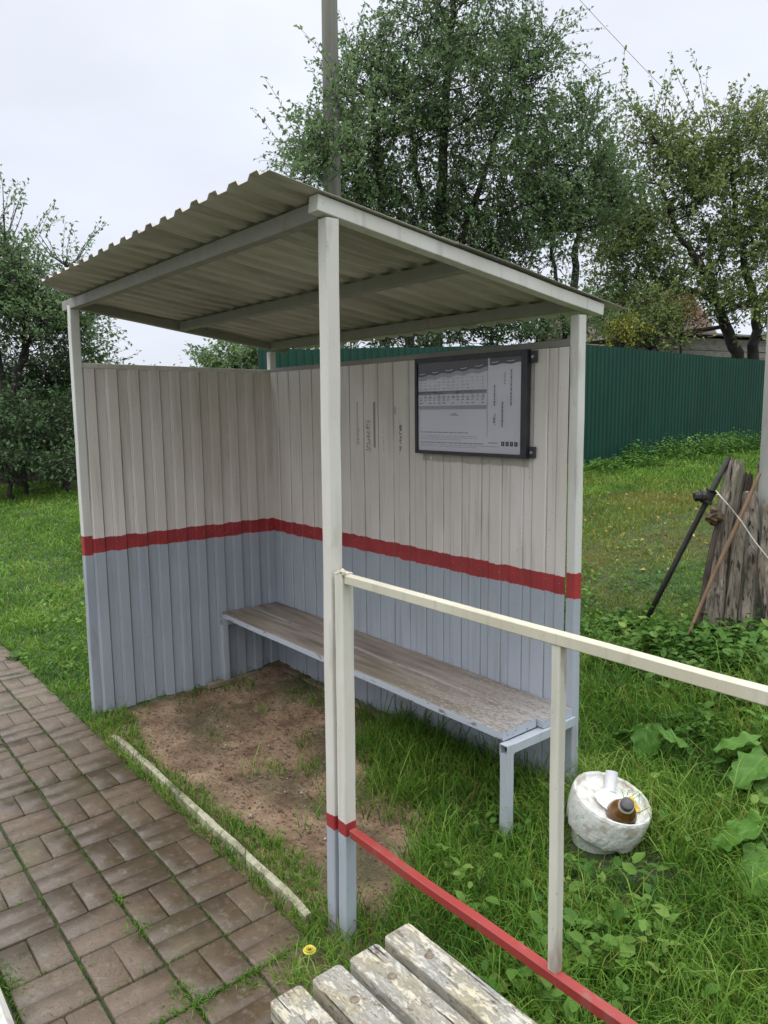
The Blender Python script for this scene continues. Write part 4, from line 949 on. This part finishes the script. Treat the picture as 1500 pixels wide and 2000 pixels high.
# ---------------------------------------------------------------- TREES
M_bark = simple('bark', (.035, .030, .026), .9, .4, 14, (1, 1, .3), bump=.8, bdist=.01)
def blob_clumps(blobs):
    C_ = []
    for (u, v, ru, rv, dep, n_, rd) in blobs:
        for _ in range(int(n_*1.12+.5)):
            while True:
                a, b, c = random.uniform(-1, 1), random.uniform(-1, 1), random.uniform(-1, 1)
                if a*a+b*b+c*c <= 1: break
            C_.append(at(u+a*ru, v+b*rv, dep+c*rd))
    return C_
def tree(name, base, trunks, blobs, leafm, label, group=None, cat='tree', twl=(.45, .9), twn=9, K=15, ls=.075, cr_=.42, rb=.10, sprigs=(), droop=.1, lt=.5):
    base = Vector(base); e = empty(name, base, label, cat, group)
    m = MB(); nodes_ = []
    for path in trunks:
        P_ = [Vector(p) for p in path[0]]; r0, r1 = path[1]
        pts = []
        for i in range(len(P_)-1):
            for t in np.linspace(0, 1, 6, endpoint=False): pts.append(P_[i].lerp(P_[i+1], t))
        pts.append(P_[-1]); k = len(pts)
        for i in range(1, k): pts[i] = pts[i]+Vector((mnoise.noise(Vector((i*.5, 1, r0*99))), mnoise.noise(Vector((i*.5, 5, r0*99))), 0))*.09
        rd = [r0+(r1-r0)*i/(k-1) for i in range(k)]
        m.tube(pts, rd, 10); nodes_ += [(p, r) for p, r in zip(pts[k//4:], rd[k//4:])]
    cl = blob_clumps(blobs); B = []; Dv = []; Ln = []; tw = []; SR = []
    for c in cl:
        # limb from the nearest lower trunk node
        cand = sorted(nodes_, key=lambda pr: (pr[0]-c).length+max(0, pr[0].z-c.z+.2)*3)[0]
        a, r = cand; mid = a.lerp(c, .5)+Vector((random.gauss(0, .1), random.gauss(0, .1), -.12*(c-a).length))
        pts = [a, a.lerp(mid, .6)*1., mid, mid.lerp(c, .55)+Vector((0, 0, .03)), c]
        r_ = min(r*.6, .012+.013*(c-a).length); m.tube(pts, [r_, r_*.8, r_*.6, r_*.42, r_*.2], 5, cap=False)
        if random.random() < .5: nodes_.append((mid, r_*.6))
        outw = (c-a).normalized(); tc_ = random.gauss(lt, .12)
        for _ in range(twn):
            d_ = (Vector(unit(1)[0])+outw*.7+Vector((0, 0, .25))).normalized(); st = c+Vector(rng.normal(0, cr_*.45, 3)); B.append(st); Dv.append(d_); Ln.append(random.uniform(*twl)); tw.append(tc_); SR.append(tuple(c))
    for (u, v, dep, du, dv, ln, n_) in sprigs:   # thin leafy shoots beyond the outline
        for _ in range(n_):
            st = at(u+random.gauss(0, 12), v+random.gauss(0, 12), dep+random.gauss(0, .5)); d_ = (_r*(du+random.gauss(0, .2))+_u*(dv+random.gauss(0, .2))); d_ = Vector(d_).normalized()
            B.append(st); Dv.append(d_); Ln.append(ln*random.uniform(.7, 1.2)); tw.append(lt); SR.append(tuple(st-d_*.05))
            near = min(nodes_, key=lambda pr: (pr[0]-st).length)[0]; m.tube([near, near.lerp(st, .5)-Vector((0, 0, .1)), st], [.014, .010, .006], 4, cap=False)
    B = np.array(B); Dv = np.array(Dv); Ln = np.array(Ln); tw = np.array(tw); n = len(B)
    # twigs themselves, thin ribbons of three sides
    for b, d_, l_, src_ in zip(B, Dv, Ln, SR):
        b = Vector(b); d_ = Vector(d_); m.tube([Vector(src_), b, b+d_*l_*.5, b+d_*l_-Vector((0, 0, droop*l_))], [.007, .006, .004, .002], 3, cap=False)
    m.build('trunk', M_bark, e)
    t = (np.arange(K)+.5)/K
    P_ = B[:, None]+Dv[:, None]*(Ln[:, None]*t[None])[..., None]; P_[..., 2] -= droop*Ln[:, None]*t[None]**2
    S_ = unit(n*K).reshape(n, K, 3); D2 = Dv[:, None]*.55+S_*.9; D2[..., 2] -= .15; D2 /= np.linalg.norm(D2, axis=2)[..., None]
    P_ = P_.reshape(-1, 3)+rng.normal(0, .02, (n*K, 3)); D2 = D2.reshape(-1, 3); k = len(P_)
    Ls = ls*rng.uniform(.6, 1.35, k); tt = np.clip(np.repeat(tw, K)+rng.normal(0, .14, k), 0, 1)
    V_, T_, ta = leaves(P_, D2, Ls, Ls*rng.uniform(.45, .65, k), np.array([0, 0, .8])+rng.normal(0, .6, (k, 3)), tt)
    me = np_mesh('crown', V_, tris=T_, attrs={'tint': ta}); link('crown', me, leafm, e); return e
LG = [(.0, (.060, .110, .046)), (.4, (.125, .205, .080)), (.7, (.195, .290, .115)), (1., (.32, .39, .19))]
M_l1 = leafmat('leaves_dark_green', LG, .48, .45)
M_l2 = leafmat('leaves_apple', [(.0, (.075, .120, .038)), (.4, (.155, .225, .066)), (.7, (.245, .300, .095)), (1., (.40, .39, .17))], .32, .45)
M_l3 = leafmat('leaves_deep_green', [(.0, (.034, .066, .028)), (.45, (.074, .130, .048)), (.8, (.125, .195, .075)), (1., (.21, .27, .12))], .28, .5)  # deepest of the green leaf colours
def ground_at(u, d): p = at(u, 800, d); return Vector((p.x, p.y, Hs(p.x, p.y)-.1))
# tall tree in the middle
b0 = ground_at(850, 14)
tr = [([b0, at(858, 520, 14), at(866, 300, 14), at(880, 60, 14.2), at(890, -140, 14.3)], (.13, .04)),
      ([b0+Vector((-.1, -.3, 0)), at(790, 560, 13.8), at(745, 400, 13.6), at(730, 250, 13.5), at(740, 120, 13.4)], (.10, .03)),
      ([at(850, 620, 14), at(910, 440, 14.2), at(960, 300, 14.4), at(1000, 150, 14.5)], (.08, .03)),
      ([at(845, 640, 14), at(830, 420, 13.6), at(800, 250, 13.5), at(790, 120, 13.5)], (.07, .03))]
tree('leafy_tree', b0, tr, [(890, 110, 175, 170, 14, 66, 1.6), (770, 240, 120, 120, 13.8, 34, 1.2), (960, 330, 130, 130, 14.2, 42, 1.3), (665, 320, 85, 50, 13.4, 13, .6), (880, -110, 170, 120, 14, 30, 1.6),
     (730, 400, 110, 60, 13.6, 16, .8), (880, 480, 130, 75, 14, 30, 1.), (1030, 120, 60, 60, 14.2, 10, .8), (700, 150, 40, 60, 13.6, 5, .5), (1010, 490, 80, 60, 14, 14, .8), (630, 300, 55, 50, 11.2, 7, .3), (655, 215, 30, 40, 11.3, 3, .2), (800, 400, 130, 70, 14, 14, 1.)],
     M_l1, 'tallest and densest tree, dark green, rising behind the shelter roof and the wooden pole', 'trees beyond the fence', ls=.078, twn=11,
     sprigs=((1080, 110, 14, 1, .3, .8, 4), (1090, 50, 14, 1, .5, .7, 3), (590, 300, 13.4, -1, .3, .7, 4), (610, 340, 13.4, -1, .0, .7, 4), (1060, 180, 14, 1, -.1, .7, 3), (700, 90, 13.5, -.7, .6, .6, 3)))
# middle tree
b1 = ground_at(1120, 15)
tree('leafy_tree', b1, [([b1, at(1122, 560, 15), at(1128, 440, 15), at(1105, 300, 15)], (.11, .03)), ([b1, at(1095, 600, 15), at(1078, 480, 15), at(1060, 380, 15)], (.06, .02))],
     [(1090, 300, 85, 90, 15, 26, 1.), (1120, 400, 95, 60, 15, 22, 1.), (1060, 420, 80, 70, 15, 16, 1.), (1170, 360, 50, 60, 15, 8, .7), (1130, 215, 45, 35, 15, 5, .5)],
     M_l1, 'smaller dark tree with one bare stem just right of the tallest tree', 'trees beyond the fence', ls=.085, sprigs=((1120, 200, 15, .1, 1, .6, 3), (1150, 250, 15, .5, 1, .6, 3)))
# apple tree at the right
b2 = ground_at(1455, 17.8)
tree('apple_tree', b2, [([b2, at(1440, 690, 17.8), at(1405, 610, 17.7), at(1390, 540, 17.5), at(1330, 470, 17.5), at(1290, 360, 17.5)], (.17, .04)),
     ([b2+Vector((.2, .3, 0)), at(1472, 690, 17.8), at(1478, 600, 17.8), at(1440, 460, 17.7), at(1425, 300, 17.5)], (.16, .04)),
     ([at(1405, 590, 17.6), at(1340, 562, 17.5), at(1270, 560, 17.4)], (.09, .03)), ([at(1475, 620, 17.8), at(1510, 540, 17.8), at(1530, 380, 17.7)], (.10, .03))],
     [(1330, 330, 110, 85, 17.5, 30, 1.2), (1420, 400, 110, 110, 17.7, 40, 1.4), (1240, 470, 90, 80, 17.5, 26, 1.), (1210, 350, 50, 60, 17.5, 8, .7), (1220, 580, 80, 45, 17.3, 17.5, .7),
      (1450, 270, 70, 70, 17.5, 17.5, 1.), (1340, 540, 110, 50, 17.5, 17.5, 1.), (1520, 470, 70, 120, 17.7, 22, 1.), (1420, 570, 60, 40, 17.6, 5, .8), (1530, 300, 60, 70, 17.5, 8, .8), (1300, 240, 60, 40, 17.5, 6, .7), (1190, 440, 50, 90, 17.0, 14, .7), (1490, 600, 50, 30, 17.0, 5, .5), (1380, 590, 60, 30, 17.0, 5, .5)],
     M_l2, 'spreading yellow-green apple tree with forked dark trunk at the right above the fence', 'trees beyond the fence', ls=.095, twn=10, lt=.55,
     sprigs=((1200, 270, 17.5, .05, 1, 1.0, 3), (1205, 190, 17.5, .05, 1, .9, 2), (1320, 240, 17.5, .2, 1, 1.0, 3), (1300, 190, 17.5, .3, 1, .9, 2), (1345, 150, 17.5, -.4, 1, .8, 2), (1375, 200, 17.5, .0, 1, .9, 2), (1480, 220, 17.5, .3, 1, .8, 3), (1440, 210, 17.5, .1, 1, .7, 3), (1240, 250, 17.5, .2, 1, .8, 3)))
# low bushes just beyond the fence
def bush(u, v, ru, rv, dep, n_, label, mat=M_l3, ls=.075, group='bushes beyond the fence', lt=.5, name='bush'):
    b = ground_at(u, dep); c = at(u, v, dep)
    if group == 'bushes beyond the fence':      # rooted on the far side of the fence
        dd = (-6.75-CP[0])/(_f+_r*(u-750)/FPX+_u*(1000-v)/FPX)[0]; dep = max(dep, dd); b = ground_at(u, dep); c = at(u, v, dep)
    return tree(name, b, [([b, b.lerp(c, .6), c], (.05, .02))], [(u, v, ru, rv, dep, n_, .6)], mat, label, group, 'bush', (.25, .5), 8, 12, ls, .3, lt=lt)
bush(640, 690, 90, 22, 12.3, 12, 'dark bush seen in the gap over the back wall left of the front post')
bush(800, 665, 90, 28, 12.4, 16, 'dark bush seen under the roof in the gap above the middle of the back wall')
bush(960, 640, 100, 35, 12.6, 22, 'dark bush seen under the roof above the notice board')
bush(1100, 620, 80, 45, 13.2, 18, 'green bush showing above the fence at the back right post', M_l1)
bush(1270, 650, 75, 30, 13.6, 18, 'greyish bush on the fence top under the apple tree', M_l2)
M_yel = leafmat('leaves_yellow', [(0, (.10, .13, .02)), (.5, (.30, .32, .04)), (1, (.50, .46, .08))], .3)
bush(1215, 655, 32, 20, 13.0, 8, 'small yellow-leaved bush peeping over the green fence', M_yel, .06)
M_orl = leafmat('leaves_orange', [(0, (.10, .05, .015)), (.5, (.24, .13, .045)), (1, (.32, .24, .09))], .3)
bush(1285, 605, 60, 30, 15., 12, 'green bush in front of the brown-roofed house', M_l2)
bush(1330, 625, 50, 24, 14.6, 9, 'reddish-brown autumn bush in front of the plank shed', M_orl, .06)
# far tree seen above the side wall
b3 = ground_at(460, 26)
tree('round_tree', b3, [([b3, at(460, 760, 26), at(460, 700, 26)], (.15, .05))], [(455, 712, 62, 26, 26, 26, 1.2), (520, 700, 40, 20, 26, 10, .8)], M_l1, 'small distant tree seen through the gap over the shelter side wall', None, ls=.13, twl=(.5, .9))
# left group of trees and shrubs
bl = ground_at(30, 14.5)
tree('leafy_tree', bl, [([bl, at(25, 760, 14.5), at(48, 690, 14.5), at(40, 560, 14.5), at(10, 460, 14.5)], (.11, .03)), ([at(30, 740, 14.5), at(62, 650, 14.4), at(110, 580, 14.3), at(130, 520, 14.3)], (.06, .02)), ([bl, at(-10, 660, 14.6), at(-60, 500, 14.6)], (.09, .03))],
     [(0, 545, 90, 75, 14.5, 30, 1.2), (95, 600, 60, 50, 14.3, 16, 1.), (-120, 540, 100, 110, 14.8, 22, 1.2), (20, 620, 80, 50, 14.4, 18, .9), (130, 650, 40, 50, 14.3, 12, .7), (-30, 450, 45, 45, 14.6, 7, .8)],
     M_l1, 'tree with slim dark trunk at the left frame edge behind the lawn', 'trees left of the shelter', ls=.08, twn=10,
     sprigs=((20, 420, 14.5, .2, 1, .7, 5), (-10, 390, 14.5, .1, 1, .6, 4), (60, 460, 14.4, .4, 1, .7, 4), (120, 500, 14.2, .2, 1, .6, 4), (165, 490, 14.2, .8, 1, .6, 4), (140, 540, 14.2, .5, 1, .6, 3)))
bl2 = ground_at(110, 16)
tree('leafy_tree', bl2, [([bl2, at(112, 760, 16), at(120, 690, 16)], (.09, .03))], [(130, 740, 60, 60, 16, 20, .9), (60, 760, 70, 60, 16, 22, .9), (-40, 740, 70, 80, 16, 20, .9), (185, 745, 35, 40, 16, 8, .5)],
     M_l3, 'lower tree behind the left shrubs beside the shelter corner post', 'trees left of the shelter', ls=.08)
for (u, v, ru, rv, dep, n_, lb) in ((-60, 850, 80, 65, 13.4, 26, 'dark shrub at the left frame edge under the slim-trunked tree'), (40, 840, 70, 70, 13.2, 30, 'dark shrub in the middle of the left hedge'), (115, 840, 45, 55, 13.6, 14, 'dark shrub next to the left corner post of the shelter'), (185, 850, 60, 60, 14.2, 16, 'dark shrub hidden mostly behind the left corner post'), (10, 900, 70, 26, 12.6, 16, 'low dark shrub on the lawn edge in front of the left hedge'), (125, 905, 45, 22, 12.8, 12, 'low shrub at the lawn edge touching the left corner post')):
    bush(u, v, ru, rv, dep, n_, lb, M_l3, .075, 'shrubs left of the shelter', .4)
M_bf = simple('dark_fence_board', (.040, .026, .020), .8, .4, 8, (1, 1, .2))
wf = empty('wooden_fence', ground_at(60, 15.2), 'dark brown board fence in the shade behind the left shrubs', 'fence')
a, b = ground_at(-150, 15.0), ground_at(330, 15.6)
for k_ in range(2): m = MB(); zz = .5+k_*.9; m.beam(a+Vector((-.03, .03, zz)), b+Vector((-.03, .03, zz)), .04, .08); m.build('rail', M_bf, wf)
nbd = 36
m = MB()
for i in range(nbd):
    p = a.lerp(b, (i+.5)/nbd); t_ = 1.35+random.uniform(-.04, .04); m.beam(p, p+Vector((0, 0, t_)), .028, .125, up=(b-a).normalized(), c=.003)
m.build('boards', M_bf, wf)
# dry stalks behind the side wall
parts = []
for k_ in range(40):
    p = at(170+k_*4.6, 800, 9.0+random.uniform(-.6, .6)); hh = 2.18+random.gauss(0, .09)-Hs(p.x, p.y)
    pts = np.array([[p.x, p.y, Hs(p.x, p.y)]]); parts.append(herb(pts, np.array([hh]), 26, .05, .05, .6, .5))
M_dst = leafmat('dry_stalk_leaf', [(0, (.10, .09, .05)), (.5, (.22, .17, .11)), (1, (.42, .34, .28))], .2)
weeds(parts, 'tall_weeds', 'tall dry weeds whose tips show over the shelter side wall', M_dst)
# distant tree line closing the horizon
Bs = []
for k_ in range(900):
    an = rng.uniform(0, 2*np.pi); rr_ = rng.uniform(55, 70); c_ = np.array([1.7+rr_*math.cos(an), -1.2+rr_*math.sin(an), 0]); hh = 3.2+1.6*mnoise.noise(Vector((an*6, 0, 0)))
    c_[2] = H(c_[0], c_[1]); q_ = rng.normal(0, 1, (34, 3))*np.array([1.6, 1.6, 0])+c_; q_[:, 2] += rng.uniform(0, 1, 34)**.8*hh; Bs.append(q_)
Bs = np.concatenate(Bs); k = len(Bs)
weeds([leaves(Bs, unit(k), rng.uniform(.5, .9, k), rng.uniform(.35, .6, k), unit(k), rng.random(k)*.8)], 'woodland', 'distant belt of trees round the horizon', M_l1, 'woodland')

# ---------------------------------------------------------------- SHED and HOUSE beyond the fence
M_sh = simple('pale_shed_board', (.26, .235, .20), .85, .3, 6, (1, 1, 3)); M_shd = simple('shed_dark', (.05, .04, .035), .9, .2)
p0 = at(1285, 700, 19.6); p1 = at(1560, 700, 22.); dr = (p1-p0); dr.z = 0; ln = dr.length; dr.normalize(); back = Vector((-dr.y, dr.x, 0))
if back.dot(Vector(_f)) < 0: back = -back
sh = empty('plank_shed', (p0.x, p0.y, .6), 'low shed of pale horizontal planks behind the fence under the apple tree', 'shed')
gz = .6; topz = 3.55; m = MB(); z = gz
q0 = Vector((p0.x, p0.y, 0)); q1 = q0+dr*ln
while z < topz-.1:
    hgt = .17; off = back*random.uniform(-.012, .012); m.beam(q0+Vector((0, 0, z+hgt/2))+off, q1+Vector((0, 0, z+hgt/2+random.uniform(-.02, .02)))+off, .03, hgt-.012, up=Vector((0, 0, 1)), seg=6, wob=.01, sd=z); z += hgt
m.build('plank_wall', M_sh, sh)
m2 = MB(); c4 = [q0+back*.05, q1+back*.05, q1+back*3, q0+back*3]
m2.add([c+Vector((0, 0, gz)) for c in c4]+[c+Vector((0, 0, topz-.15)) for c in c4], [(0, 1, 5, 4), (1, 2, 6, 5), (2, 3, 7, 6), (3, 0, 4, 7)]); m2.build('inner_wall', M_shd, sh)
m2 = MB(); c4 = [q0-back*.2-dr*.2, q1-back*.2+dr*.2, q1+back*3.2+dr*.2, q0+back*3.2-dr*.2]
m2.add([c+Vector((0, 0, topz)) for c in c4]+[c+Vector((0, 0, topz+.05)) for c in c4], [(3, 2, 1, 0), (4, 5, 6, 7), (0, 1, 5, 4), (1, 2, 6, 5), (2, 3, 7, 6), (3, 0, 4, 7)]); m2.build('roof', simple('shed_roof', (.30, .27, .25), .7, .2), sh)
M_rust = simple('rusty_roof', (.075, .046, .032), .75, .35, 5, (1, 1, 1)); M_hw = simple('house_wall', (.065, .05, .038), .8, .25, 4)
hc = at(1262, 700, 24); hc.z = .6
ho = empty('house', hc, 'brown-roofed house mostly hidden behind the bushes and apple tree', 'house')
ax1 = Vector((_r[0], _r[1], 0)).normalized(); ax2 = Vector((_f[0], _f[1], 0)).normalized(); hw_, hd_ = 2.3, 3.; ez, rz = 3.4, 5.6
def hp(a, b, z): return hc+ax1*a+ax2*b+Vector((0, 0, z-hc.z))
m = MB(); m.add([hp(-hw_, 0, .5), hp(hw_, 0, .5), hp(hw_, hd_*2, .5), hp(-hw_, hd_*2, .5), hp(-hw_, 0, ez), hp(hw_, 0, ez), hp(hw_, hd_*2, ez), hp(-hw_, hd_*2, ez), hp(-hw_, hd_, rz-.1), hp(hw_, hd_, rz-.1)],
    [(0, 1, 5, 4), (1, 2, 6, 9, 5), (2, 3, 7, 6), (3, 0, 4, 8, 7)]); m.build('wall', M_hw, ho)
for sgn in (0, 1):
    e0 = -.35 if sgn == 0 else 2*hd_+.35; m = MB(); ze = ez-.25
    m.add([hp(-hw_-.3, e0, ze), hp(hw_+.3, e0, ze), hp(hw_+.3, hd_, rz), hp(-hw_-.3, hd_, rz), hp(-hw_-.3, e0, ze+.08), hp(hw_+.3, e0, ze+.08), hp(hw_+.3, hd_, rz+.08), hp(-hw_-.3, hd_, rz+.08)],
          [(0, 1, 2, 3), (4, 5, 6, 7), (0, 1, 5, 4), (1, 2, 6, 5), (0, 3, 7, 4)]); m.build('roof', M_rust, ho)
m = MB(); c_ = hp(.9, -.02, 2.4); m.beam(c_-ax1*.45, c_+ax1*.45, .06, 1., up=Vector((0, 0, 1))); m.build('window', simple('window_dark', (.03, .035, .04), .15, .1, bump=0), ho)
